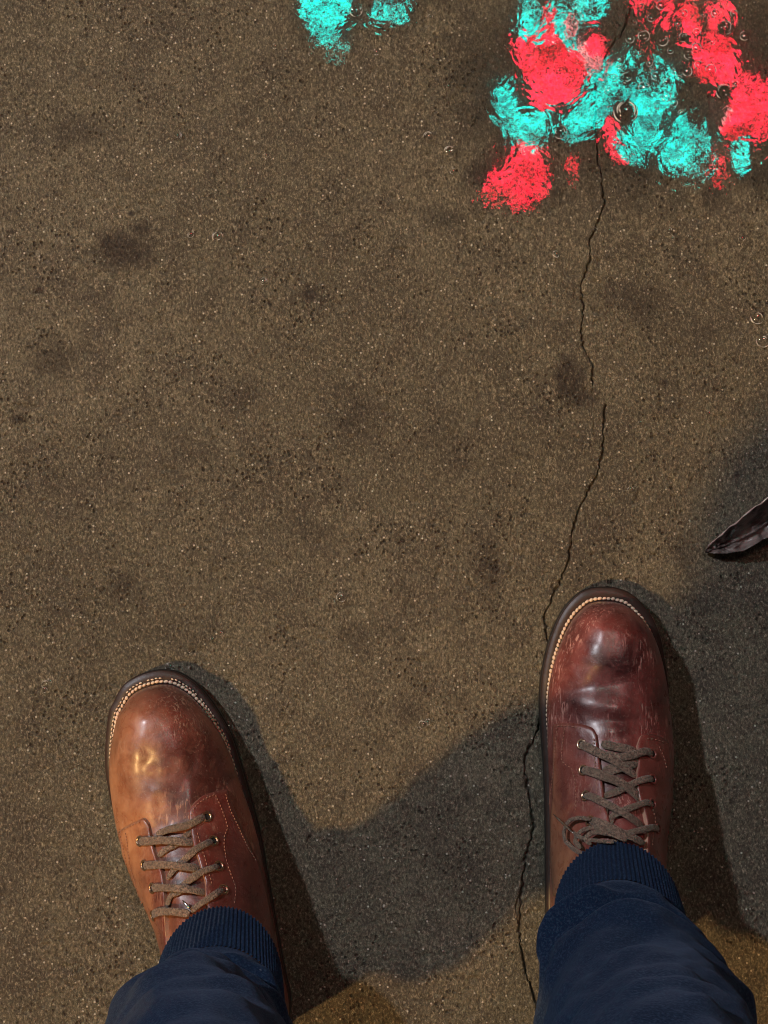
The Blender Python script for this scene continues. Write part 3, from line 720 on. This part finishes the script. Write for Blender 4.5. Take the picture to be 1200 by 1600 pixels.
dentL = [(142, -46, 15, 42, R(62), -0.0020), (105, -62, 24, 24, 0, 0.0008), (190, -70, 34, 34, 0, 0.0022), (150, 20, 12, 40, R(70), -0.0016), (190, 10, 14, 50, R(80), 0.0016),
         (70, -15, 22, 30, 0, -0.0008), (225, -40, 10, 40, R(85), -0.0010), (330, -100, 40, 10, 0, -0.0006)]
shoeL, hitL = build_shoe(person, (260, 1042), (396, 1632), leftT, rightT, dentL, M_VAMP_L, M_FACE_L, [LF_R, LF_L], eyeL, laceL,
    [(c8(552, 958), c8(605, 1025), .007, .006)], stL, 'left shoe, turned outward, russet with warm light painted tan on its left, glossy creases', 1.3)
adopt(shoeL)

# right shoe
RF_L = ([(866, 1135), (872, 1130), (890, 1130), (905, 1131), (925, 1137), (933, 1148)],
        [(866, 1135), (867, 1182), (866, 1245), (863, 1295), (864, 1345), (868, 1400)],
        [(868, 1400), (900, 1400), (930, 1400), (962, 1400)],
        [(933, 1148), (937, 1182), (942, 1220), (947, 1260), (955, 1290), (958, 1330), (962, 1400)])
RF_R = ([(1042, 1160), (1030, 1152), (1012, 1147), (1000, 1151), (994, 1166)],
        [(1042, 1160), (1046, 1200), (1049, 1260), (1046, 1320), (1046, 1390)],
        [(1046, 1390), (1030, 1395), (1020, 1395), (1008, 1395)],
        [(994, 1166), (995, 1195), (992, 1220), (996, 1250), (1004, 1275), (1007, 1300), (1006, 1330), (1008, 1395)])
eyeR = [(912, 1164, 1), (915, 1205, 1), (919, 1245, 1), (926, 1285, 1), (1015, 1179, 0), (1015, 1219, 0), (1014, 1257, 0), (1022, 1295, 0)]
laceR = [
 ([c6(560, 170), c6(640, 190), c6(740, 215), c6(770, 240)], [.0012, .002, .002, .001], 17),
 ([c6(570, 350), c6(660, 320), c6(740, 290), c6(790, 270)], [.001, .0022, .002, .001], 22),
 ([c6(570, 500), c6(640, 480), c6(720, 440), c6(800, 410)], [.001, .002, .002, .001], 14),
 ([c6(590, 620), c6(600, 560), c6(640, 600), c6(615, 690)], [.001, .002, .0022, .001], 8),
 ([c6(860, 235), c6(810, 228), c6(740, 250), c6(660, 262), c6(590, 230)], [.0030, .0052, .0045, .003, .001], 15),
 ([c6(440, 172), c6(490, 200), c6(560, 245), c6(640, 290), c6(720, 345), c6(775, 375)], [.0030, .0054, .0062, .005, .003, .001], 16),
 ([c6(862, 393), c6(810, 400), c6(740, 430), c6(660, 470)], [.0030, .0052, .004, .0025], 13),
 ([c6(455, 335), c6(510, 355), c6(600, 395), c6(690, 440), c6(760, 490), c6(800, 530)], [.0030, .0054, .0062, .005, .003, .001], 17),
 ([c6(860, 552), c6(810, 548), c6(740, 578), c6(660, 615), c6(600, 650)], [.0030, .0052, .0042, .003, .0015], 12),
 ([c6(468, 498), c6(520, 512), c6(600, 565), c6(690, 620), c6(760, 660), c6(815, 695)], [.0030, .0054, .0062, .005, .003, .001], 14),
 ([c6(892, 702), c6(840, 700), c6(770, 725), c6(700, 750), c6(620, 790)], [.0030, .0052, .0045, .004, .003], 12),
 ([c6(500, 655), c6(550, 672), c6(620, 710), c6(700, 755), c6(800, 800)], [.0030, .0056, .0064, .006, .004], 14),
 ([c6(520, 660), c6(470, 648), c6(410, 665), c6(385, 720), c6(395, 790), c6(440, 850), c6(500, 890)], [.006, .0075, .008, .008, .008, .008, .007], 8),
 ([c6(640, 760), c6(560, 720), c6(490, 735), c6(455, 790), c6(480, 850)], [.006, .008, .009, .009, .008], 9),
 ([c6(700, 800), c6(620, 770), c6(560, 760), c6(520, 790), c6(540, 830)], [.008, .010, .011, .011, .009], 9),
 ([c6(450, 742), c6(480, 770), c6(540, 800), c6(640, 820)], [.010, .010, .010, .008], 7),
]
stR = [([c6(300, 70), c6(290, 180), c6(280, 330), c6(265, 470), c6(255, 560)], 5, .0031), ([c6(345, 75), c6(335, 160), c6(330, 270), c6(350, 300)], 5, .0031),
       ([c6(300, 58), c6(380, 60), c6(450, 80)], 5, .0031), ([c6(520, 140), c6(525, 260), c6(540, 400), c6(545, 520), c6(570, 620)], 6, .0038),
       ([c6(350, 300), c6(395, 340), c6(415, 460), c6(415, 600)], 5.5, .0031), ([c6(830, 140), c6(900, 150), c6(960, 180)], 5, .0031), ([c6(900, 190), c6(930, 260), c6(945, 330)], 5, .0031),
       ([c6(850, 560), c6(870, 640), c6(860, 720), c6(850, 820)], 5.5, .0034), ([(862, 1360), (865, 1380), (870, 1400), (875, 1418)], 5, .0006)]
leftR = [(0, 4), (1.2, -14), (11, -36), (38, -60), (76, -77), (113, -87), (152, -93), (189, -94), (228, -91), (299, -86), (391, -83), (480, -82), (541, -78), (575, -62), (592, -38), (600, 0)]
rightR = [(0, 4), (1.2, 24), (9, 46), (25, 65), (50, 83), (88, 97), (155, 107), (222, 110), (270, 109), (315, 104), (395, 91), (480, 80), (541, 76), (575, 62), (592, 38), (600, 0)]
dentR = [(143, 10, 20, 60, R(6), -0.0032), (60, 5, 26, 35, 0, 0.0010), (180, -10, 14, 60, R(-6), 0.0020), (200, 25, 8, 45, R(5), -0.0010), (158, -45, 8, 25, R(15), -0.001), (215, -5, 12, 20, 0, .0015), (95, 45, 30, 10, 0, -.0007)]
shoeR, hitR = build_shoe(person, (935, 917), (932, 1522), leftR, rightR, dentR, M_VAMP_R, M_FACE_R, [RF_L, RF_R], eyeR, laceR,
    [(c6(325, 612), c6(452, 748), .009, .0105)], stR, 'right shoe, pointing straight ahead, burgundy with pale scuffs on the toe', 8.1)
adopt(shoeR)

# ------------------------------------------------------------------ trousers: lofted legs with folds, ribbed cuffs
def leg_rings(rings, nu, nv, ribs=0, fold=0.0, seed=0, folds=()):
    """rings: (cx, cy, cz, rx, ry, tiltfront) in metres; tiltfront lowers (-) or raises the front of the ring"""
    A = np.array(rings); tt = np.linspace(0, len(rings) - 1, nu)
    P = catmull([Vector(r[:3]) for r in rings], 12); Q = catmull([Vector(r[3:6]) for r in rings], 12)
    Vv = np.zeros((nu, nv, 3))
    for i in range(nu):
        f = i / (nu - 1) * (len(P) - 1); k = min(int(f), len(P) - 2); g = f - k; c = P[k].lerp(P[k + 1], g); q = Q[k].lerp(Q[k + 1], g)
        for j in range(nv):
            a = 2 * math.pi * j / nv; ca, sa = math.cos(a), math.sin(a)
            r = 1.0
            if ribs: r += 0.013 * math.sin(a * ribs) + .006 * math.sin(a * 3 + i * .1)
            Vv[i, j] = (c.x + q.x * ca * r, c.y + q.y * sa * r, c.z + q.z * sa)
    if fold:
        cen = Vv.mean(axis=1, keepdims=True); D = Vv - cen; D[..., 2] = 0; Ln = np.linalg.norm(D, axis=-1, keepdims=True); N = D / Ln
        ang = np.arctan2(D[..., 1], D[..., 0]); zz = Vv[..., 2]
        env = np.clip(np.arange(nu) / nu * 6, 0, 1)[:, None]
        ax_ = np.cos(ang) * 1.6; ay_ = np.sin(ang) * 1.6
        n = fbm(ax_ + seed, zz * 18 + ay_, 2, seed) * 0.9 + 0.22 * np.sin(zz * 105 + ax_ * 3.2 + 5.5 * fbm(ax_ * .8, ay_ * .8 + zz * 11, 2, seed + 5)) + 0.35 * fbm(ax_ * 2.2 + zz * 20, ay_ * 2.2 - zz * 30, 2, seed + 9)
        n += sum(am * np.exp(-((zz - z0 - sl * np.cos(ang - a0)) / wz) ** 2) * np.clip(np.cos(ang - a0), 0, 1) ** pw for (a0, z0, wz, am, sl, pw) in folds)
        Vv += N * (n * fold * env)[..., None]
    return Vv

def wp(px, py, h): return at(px, py, h)
trk = []
def make_leg(mouth, seam, rest, seedv, folds):
    """each ring: image centre, height, rx, ry, front height offset -> world ring"""
    def ring(r):
        c = wp(r[0], r[1], r[2]); return (c.x, c.y, c.z, r[3], r[4], r[5])
    cuff = leg_rings([ring(mouth)] + [ring(s) for s in seam], 40, 720, ribs=96)
    return cuff, leg_rings([ring(seam[-1])] + rest(ring), 150, 220, 0, 0.0075, seedv, folds)
HIPX = 0.035
def restL(ring):
    return [ring((320, 1640, .172, .054, .058, -.020)), ring((316, 1690, .200, .057, .062, -.022)), (-.112, -.348, .29, .054, .064, -.012), (-.092, -.342, .44, .060, .070, 0), (-.085, -.368, .62, .076, .082, 0), (-.075, -.392, .80, .092, .105, 0)]
def restR(ring):
    return [ring((985, 1545, .174, .058, .064, -.020)), ring((1004, 1622, .205, .066, .068, -.022)), (.156, -.342, .29, .062, .064, -.012), (.142, -.342, .44, .063, .066, 0), (.122, -.362, .62, .076, .082, 0), (.108, -.385, .80, .092, .105, 0)]
cL, tL = make_leg((342, 1538, .124, .043, .050, -.016), [(338, 1570, .140, .0455, .050, -.019), (334, 1608, .156, .048, .050, -.020)], restL, 11,
                  [(R(60), .168, .007, 1.1, .01, 1.5), (R(130), .190, .008, 1.2, -.012, 1.2), (R(100), .215, .010, .8, .02, 1)])
cR, tR = make_leg((967, 1434, .124, .044, .050, -.016), [(970, 1466, .140, .0465, .050, -.019), (974, 1506, .156, .048, .052, -.020)], restR, 23,
                  [(R(150), .160, .006, 1.6, .0, 2), (R(80), .172, .007, 1.0, .012, 1.2), (R(110), .205, .010, 1.0, -.015, 1), (R(30), .19, .01, .8, .02, 1)])
mb = MB()
for A in (tL, tR): mb.add(A.reshape(-1, 3), grid_faces(A.shape[0], A.shape[1], True))
# hips
hip = leg_rings([(.015, -.385, .74, .145, .105, 0), (.015, -.395, .82, .172, .118, 0), (.015, -.40, .92, .168, .115, 0), (.015, -.395, 1.0, .155, .105, 0)], 40, 120, 0, .002, 3)
mb.add(hip.reshape(-1, 3), grid_faces(40, 120, True))
trousers = mb.build('trousers', M_FLEECE, person); adopt(trousers)
for A in (cL, cR):
    # inner wall so that the cuff has thickness at its mouth
    cen = A.mean(axis=1, keepdims=True); inn = cen[:12] + (A[:12] - cen[:12]) * 0.93; inn[..., 2] = A[:12, :, 2] + .0012
    lip = cen[0] + (A[0] - cen[0]) * 0.965; lip[..., 2] = A[0, :, 2] - .0012
    full = np.concatenate([inn[::-1], lip[None], A], 0)
    o = mesh('ribbed_cuff', full.reshape(-1, 3), grid_faces(full.shape[0], full.shape[1], True), M_RIB, trousers)

# ------------------------------------------------------------------ rest of the person (above the frame; casts the shadows)
def skin_mesh(name, verts, edges, radii, mat, parent, root=0, sub=2):
    me = bpy.data.meshes.new(name); me.from_pydata(verts, edges, []); o = bpy.data.objects.new(name, me); COL.objects.link(o)
    md = o.modifiers.new('Skin', 'SKIN'); md.use_smooth_shade = True; 
    for i, r in enumerate(radii):
        me.skin_vertices[0].data[i].radius = r if isinstance(r, tuple) else (r, r); me.skin_vertices[0].data[i].use_root = (i == root)
    s = o.modifiers.new('Sub', 'SUBSURF'); s.levels = sub; s.render_levels = sub
    me.materials.append(mat); o.parent = parent; return o
# unseen jacket: flared hem and overlong left sleeve shaped to cast the shadow
jr = leg_rings([(-.02, -.385, .62, .235, .125, 0), (-.02, -.37, .80, .235, .135, 0), (.0, -.38, 1.0, .185, .13, 0), (.015, -.38, 1.2, .185, .13, 0), (.015, -.365, 1.36, .17, .11, 0), (.015, -.35, 1.45, .075, .065, 0)], 80, 120, 0, .006, 5)
jk = mesh('unseen_jacket', jr.reshape(-1, 3), grid_faces(80, 120, True), M_UNSEEN_COAT, person); adopt(jk)
for sv in ([(-.165, -.36, 1.37), (-.25, -.34, 1.14), (-.275, -.375, .84), (-.235, -.275, .81), (-.16, -.19, 1.02), (-.07, -.165, 1.20)], [(.195, -.365, 1.37), (.29, -.32, 1.20), (.29, -.235, 1.09), (.19, -.185, 1.16), (.09, -.165, 1.205)]):
    slv = skin_mesh('unseen_sleeve', sv, [(k, k + 1) for k in range(len(sv) - 1)], [.078, .068, .066, .060, .050, .038][:len(sv)], M_UNSEEN_COAT, jk, 0)
# body: head, neck, forearms and hands with separate fingers, legs inside the trousers down into the shoes
bv = [(.015, -.40, .95), (.015, -.39, 1.2), (.015, -.37, 1.38), (.015, -.345, 1.47), (.015, -.315, 1.55), (.015, -.285, 1.63), (.015, -.31, 1.70)]
be = [(i, i + 1) for i in range(6)]; brd = [(.13, .09), (.13, .09), (.11, .07), .052, (.070, .080), (.078, .092), (.055, .062)]
def chain(start, pts, rad):
    prev = start
    for p, r in zip(pts, rad): bv.append(p); brd.append(r); be.append((prev, len(bv) - 1)); prev = len(bv) - 1
    return prev
aL = Vector((-.04, -.155, 1.222)); aR = Vector((.06, -.155, 1.225))
for sx, sh, el, wr in ((-1, (-.16, -.365, 1.37), (-.27, -.24, 1.08), (-.075, -.17, 1.20)), (1, (.19, -.365, 1.37), (.285, -.24, 1.09), (.095, -.17, 1.205))):
    k = chain(2, [sh, el, wr, (wr[0] - sx * -.0, wr[1] + .012, wr[2] + .035)], [.05, .042, .027, (.036, .018)])
    base = Vector(bv[k])
    for fi in range(4):
        off = Vector((sx * (.022 - .015 * fi), .012, .01)); L = (.030, .036, .034, .026)[fi]
        f1 = base + off + Vector((0, .016, .012)); f2 = f1 + Vector((-sx * .012, .012, L * .7)); f3 = f2 + Vector((-sx * .018, -.002, L * .5))
        chain(k, [tuple(f1), tuple(f2), tuple(f3)], [.0095, .0085, .0075])
    th = base + Vector((-sx * .03, -.012, .004)); chain(k, [tuple(th), tuple(th + Vector((-sx * .012, -.004, .026)))], [.011, .009])
for hx, kn, an in (((-.075, -.40, .88), (-.092, -.345, .45), (-.125, -.355, .10)), ((.105, -.40, .88), (.132, -.345, .45), (.168, -.330, .10))):
    chain(0, [hx, kn, (an[0], an[1] - .012, .2), an], [.060, .036, .028, .026])
body = skin_mesh('body', bv, be, brd, M_SKIN, person, 0); adopt(body)
# face and hair
def ell(name, c, r, mat, parent, n=24, cut=None):
    bm = bmesh.new(); bmesh.ops.create_uvsphere(bm, u_segments=n, v_segments=n // 2, radius=1)
    for v in bm.verts: v.co = Vector((v.co.x * r[0] + c[0], v.co.y * r[1] + c[1], v.co.z * r[2] + c[2]))
    me = bpy.data.meshes.new(name); bm.to_mesh(me); bm.free(); o = link(name, me, mat, parent); return o
hr = ell('hair', (.015, -.335, 1.665), (.086, .098, .085), M_HAIR, person, 32); adopt(hr)
for sx in (-1, 1):
    e = ell('eye', (.015 + sx * .032, -.205, 1.625), (.012, .010, .010), simple('eye_white', (.7, .7, .68), .2), person, 16); adopt(e)
    e = ell('ear', (.015 + sx * .083, -.295, 1.61), (.010, .022, .032), M_SKIN, person, 16); adopt(e)
tag(person, 'standing person seen from above in navy cuffed joggers and brown leather lace-up shoes', 'person')

# ------------------------------------------------------------------ wet curled leaf at the right edge
t = NT('wet_dead_leaf')
a = t.noise(60, 4, 0.6, .5); v2 = t.map((1, 1, 1), (0, 0, R(-38)))
wv = t.n.new('ShaderNodeTexNoise'); mp = t.n.new('ShaderNodeMapping'); mp.inputs['Scale'].default_value = (0.12, 1, 1); t.l.new(v2, mp.inputs[0]); t.l.new(mp.outputs[0], wv.inputs['Vector']); wv.inputs['Scale'].default_value = 600
c = t.mix(t.ramp(a, [(.4, 0), (.6, 1)]), (0.035, 0.024, 0.022), (0.22, 0.165, 0.15)); c = t.mix(t.ramp(wv.outputs['Fac'], [(.5, 0), (.7, .5)]), c, (0.15, 0.125, 0.12))
t.set(Base_Color=c, Roughness=0.55, Normal=t.bump(t.math('ADD', wv.outputs['Fac'], t.noise(380, 4, .7)), .0014, 1.0), Coat_Weight=.35, Coat_Roughness=.2)
M_LEAF = t.m
leaf = empty('curled_leaf', at(1165, 845, 0)); LI = Matrix.Translation(-Vector(leaf.location))
tag(leaf, 'dark wet curled leaf with water beads beside the right shoe', 'leaf')
# stations along the leaf: image positions of upper edge, keel and lower edge with their heights
st = [((1101, 861, .004), (1101, 862, .003), (1102, 864, .004)), ((1112, 846, .011), (1114, 856, .001), (1118, 864, .009)), ((1128, 834, .018), (1132, 851, .001), (1138, 864, .013)),
      ((1147, 818, .023), (1152, 842, .001), (1160, 860, .015)), ((1168, 803, .027), (1175, 830, .001), (1183, 850, .017)), ((1190, 786, .030), (1196, 815, .001), (1206, 838, .018)),
      ((1214, 768, .031), (1220, 797, .001), (1228, 822, .018)), ((1240, 750, .028), (1245, 776, .001), (1252, 800, .015)), ((1262, 738, .018), (1264, 752, .002), (1268, 768, .011)), ((1276, 734, .006), (1276, 737, .003), (1278, 742, .005))]
A = catmull([at(*s[0]) for s in st], 8); Bk = catmull([at(*s[1]) for s in st], 8); Cc = catmull([at(*s[2]) for s in st], 8)
V1 = []; nn = len(A); nv = 21
for i in range(nn):
    for j in range(nv):
        u = j / (nv - 1); p = A[i] * (1 - u) ** 2 + Bk[i] * 2 * u * (1 - u) + Cc[i] * u * u
        rim = 0.0011 * math.sin(i * .55 + u * 4) + 0.0012 * math.sin(u * 14 + i * .2) + 0.0012 * float(vnoise(np.array(i * .7), np.array(u * 9.0), 3)); jag = Vector((-.6, .8, 0)) * (.0016 * float(vnoise(np.array(i * .33), np.array(0.5), 8)) * (abs(2 * u - 1) ** 3) * min(1, i / 6)); p = p + jag
        V1.append(p + Vector((0, 0, max(-.0004, rim + .0009))))
V2 = [p - Vector((0, 0, .0009)) for p in V1]; n = len(V1); F = grid_faces(nn, nv); F2 = [tuple(reversed([k + n for k in f])) for f in F]
ring = list(range(nv)) + [i * nv + nv - 1 for i in range(1, nn)] + [(nn - 1) * nv + j for j in range(nv - 2, -1, -1)] + [i * nv for i in range(nn - 2, 0, -1)]
side = [(ring[k], ring[k] + n, ring[(k + 1) % len(ring)] + n, ring[(k + 1) % len(ring)]) for k in range(len(ring))]
o = mesh('blade', V1 + V2, F + F2 + side, M_LEAF, leaf); o.matrix_parent_inverse = LI
mb = MB()
Mi = [A[i].lerp(Cc[i], .52) * .35 + Bk[i] * .65 for i in range(nn)]
for i in range(nn):
    q = V1[i * nv + 11] + Vector((0, 0, .0012)); d = (Bk[min(i + 1, nn - 1)] - Bk[max(0, i - 1)]).normalized(); s_ = Vector((0, 0, 1)).cross(d).normalized()
    for j in range(6):
        e = 2 * math.pi * j / 6; mb.V.append(tuple(q + s_ * math.cos(e) * .0011 + Vector((0, 0, 1)) * math.sin(e) * .001))
mb.F += grid_faces(nn, 6, True); o = mb.build('midrib', M_LEAF, leaf); o.matrix_parent_inverse = LI
mb = MB(); e_ = [V1[i * nv] for i in range(3, nn)]
for i, q in enumerate(e_):
    th = .0006 * (0.3 + abs(math.sin(i * .37)))
    for j in range(6):
        e = 2 * math.pi * j / 6; mb.V.append(tuple(q + Vector((-.6, .8, 0)) * (math.cos(e) * th) + Vector((0, 0, 1)) * (math.sin(e) * th + .0003)))
mb.F += grid_faces(len(e_), 6, True); o = mb.build('edge_glint', simple('edge_glint', (0.75, 0.55, 0.5), 0.15, 0.4), leaf); o.matrix_parent_inverse = LI  # pale strip painted as a highlight along the leaf's upper edge
M_DROP = NT('water_drop').set(Base_Color=(1, 1, 1, 1), Roughness=0.02, IOR=1.33, Transmission_Weight=1.0).m
M_GLINT = NT('water_bead').set(Base_Color=(0.5, 0.5, 0.5, 1), Roughness=0.08, Coat_Weight=1.0, Coat_Roughness=.02).m
for (bx, by, hh) in ((1120, 853, .010), (1126, 841, .016), (1142, 839, .016), (1153, 836, .014), (1160, 828, .018), (1133, 857, .010), (1108, 852, .012), (1114, 849, .014), (1130, 846, .012), (1136, 843, .015), (1139, 851, .009), (1145, 830, .022), (1150, 825, .024)):
    o = ell('water_bead', at(bx, by, hh), (.0011, .0011, .0009), M_DROP, leaf, 12); o.matrix_parent_inverse = LI

# ------------------------------------------------------------------ bubbles and drops on the water and on the damp concrete
def dome_mesh(r, n=20, flat=0.72, lump=0.0, seed=0, arcs=4):
    rg = random.Random(seed); Vv = []; m = 8
    for i in range(m):
        e = i / (m) * math.pi / 2
        for j in range(n):
            a = 2 * math.pi * j / n; k = 1 + lump * math.sin(a * 2 + seed) + lump * .6 * math.sin(a * 3 + seed * 2)
            Vv.append((r * math.cos(e) * math.cos(a) * k, r * math.cos(e) * math.sin(a) * k, r * flat * math.sin(e)))
    Vv.append((0, 0, r * flat)); F = grid_faces(m, n, True); t_ = len(Vv) - 1
    F += [((m - 1) * n + j, (m - 1) * n + (j + 1) % n, t_) for j in range(n)]
    nd = len(F)
    # painted highlights on bubbles and drops: a few broken pale arcs
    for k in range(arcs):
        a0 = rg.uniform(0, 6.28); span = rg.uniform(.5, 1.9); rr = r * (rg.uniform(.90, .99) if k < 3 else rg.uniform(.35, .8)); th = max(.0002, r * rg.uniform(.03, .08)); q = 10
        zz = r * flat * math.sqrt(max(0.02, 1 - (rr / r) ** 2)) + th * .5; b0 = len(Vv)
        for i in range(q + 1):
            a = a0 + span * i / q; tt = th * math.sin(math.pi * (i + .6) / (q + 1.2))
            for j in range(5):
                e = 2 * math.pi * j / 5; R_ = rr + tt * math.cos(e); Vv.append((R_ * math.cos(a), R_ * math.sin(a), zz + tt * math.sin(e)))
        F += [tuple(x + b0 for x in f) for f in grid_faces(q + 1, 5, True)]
    me = bpy.data.meshes.new('bubble'); me.from_pydata(Vv, [], F); me.update(); me['nd'] = nd; return me
def dress(me, mat):
    me.materials.append(mat); me.materials.append(M_RIM_GLINT)
    for p in me.polygons:
        p.use_smooth = True; p.material_index = 0 if p.index < me['nd'] else 1
M_RIM_GLINT = simple('painted_rim_glint', (0.85, 0.87, 0.85), 0.10, 0.35)
BIG = [(977, 176, 20, 'largest clear bubble, floating amid turquoise reflections right of the crack'),
       (1130, 145, 13, 'round clear bubble at the left edge of the pale red reflection'),
       (875, 207, 12, 'turquoise-tinted bubble just left of the crack'),
       (979, 124, 10, 'clear bubble directly above the largest one'),
       (1132, 45, 12, 'clear bubble beside the topmost red streaks'),
       (1035, 65, 9, 'small clear bubble between dark water and the red streaks'),
       (1005, 58, 10, 'clear bubble among the beads near the top right'),
       (1148, 133, 6, 'small bubble just right of a bigger one in the red reflection'),
       (1067, 60, 8, 'small clear bubble inside the red streaks'),
       (1075, 88, 8, 'clear bubble low in the red streaks'),
       (556, 18, 11, 'clear bubble at the right edge of the upper turquoise patch'),
       (1183, 497, 11, 'upper of the two clear bubbles by the right edge'),
       (1192, 532, 12, 'lower of the two clear bubbles by the right edge'),
       (703, 238, 10, 'clear drop with a red glint left of the red patch'),
       (669, 214, 8, 'clear drop left of the crackless middle, upper of a pair'),
       (277, 213, 8, 'lone clear drop above the round dark stain'),
       (340, 370, 9, 'clear drop right of the round dark stain'),
       (298, 366, 6, 'small clear drop beside a larger one right of the stain'),
       (265, 1042, 7, 'clear drop touching the toe of the left shoe'),
       (533, 933, 8, 'clear drop on bare concrete midway between the shoes'),
       (661, 1132, 7, 'clear drop just above the shadow between the shoes'),
       (72, 1070, 7, 'clear drop left of the left shoe'),
       (357, 1135, 8, 'clear drop against the side of the left shoe'),
       (412, 440, 6, 'small clear drop left of a small dark stain'),
       (868, 398, 6, 'small clear drop left of the crack in the upper middle')]
bubbles = []
for k, (bx, by, r, lab) in enumerate(BIG):
    onw = by < 200 and bx > 440
    me_ = dome_mesh(r / 2050, 28, .62 if r > 8 else .8, .0 if onw else .12, k, 7 if r > 15 else 5); dress(me_, M_BUB if onw or r >= 11 else M_DROPS)
    o = bpy.data.objects.new('bubble' if onw or r >= 11 else 'water_drop', me_); COL.objects.link(o); p = at(bx, by); o.location = (p.x, p.y, 0.0014 if onw else .0004)
    tag(o, lab, 'bubble' if onw or r >= 11 else 'water drop', 'bubbles and drops on the wet concrete')
small = [(1020, 30), (1048, 82), (1012, 100), (998, 84), (1022, 120), (1056, 110), (1086, 50), (1005, 140), (964, 110), (968, 95), (1042, 130), (1088, 75), (1096, 22), (1056, 36), (990, 40), (1000, 12), (1070, 20), (1110, 65), (1040, 150),
         (1025, 165), (1052, 160), (1060, 125), (958, 125), (984, 62), (1120, 20), (1145, 20), (1160, 60), (1076, 112), (1092, 100), (1030, 12), (950, 140), (1064, 175), (1110, 110)]
bm_s = dome_mesh(.0030, 18, .30, 0, 2, 3); dress(bm_s, M_BUB)
for (x, y) in small:
    o = bpy.data.objects.new('bubble', bm_s); COL.objects.link(o); p = at(x + random.uniform(-3, 3), y + random.uniform(-3, 3)); o.location = (p.x, p.y, .0014); k = random.uniform(.6, 1.7); o.scale = (k, k, k); o.rotation_euler.z = random.uniform(0, 6.28)
    tag(o, 'tiny clear bubble in the cluster at the upper right', 'bubble', 'tiny bubbles clustered at the upper right')
dm = dome_mesh(.0019, 12, .8, .1, 4, 3); dress(dm, M_DROPS)
drops = [(430, 73), (446, 78), (487, 85), (560, 112), (534, 140), (588, 82), (543, 282), (417, 243), (1045, 360), (1079, 370), (1160, 372), (700, 135), (672, 27), (440, 30), (285, 760), (985, 765), (332, 998), (345, 990), (522, 940), (655, 1138), (668, 1128),
         (1050, 372), (708, 268), (692, 263), (1085, 287), (930, 360), (1108, 645), (1000, 660), (855, 1315), (852, 1470), (855, 1455), (70, 1078), (78, 1064)]
for (x, y) in drops:
    o = bpy.data.objects.new('water_drop', dm); COL.objects.link(o); p = at(x, y); o.location = (p.x, p.y, .0005); k = random.uniform(.6, 1.35); o.scale = (k, k * random.uniform(.8, 1.2), k); o.rotation_euler.z = random.uniform(0, 6.28)
    tag(o, 'tiny water drop scattered on the damp concrete', 'water drop', 'tiny drops scattered on the concrete')
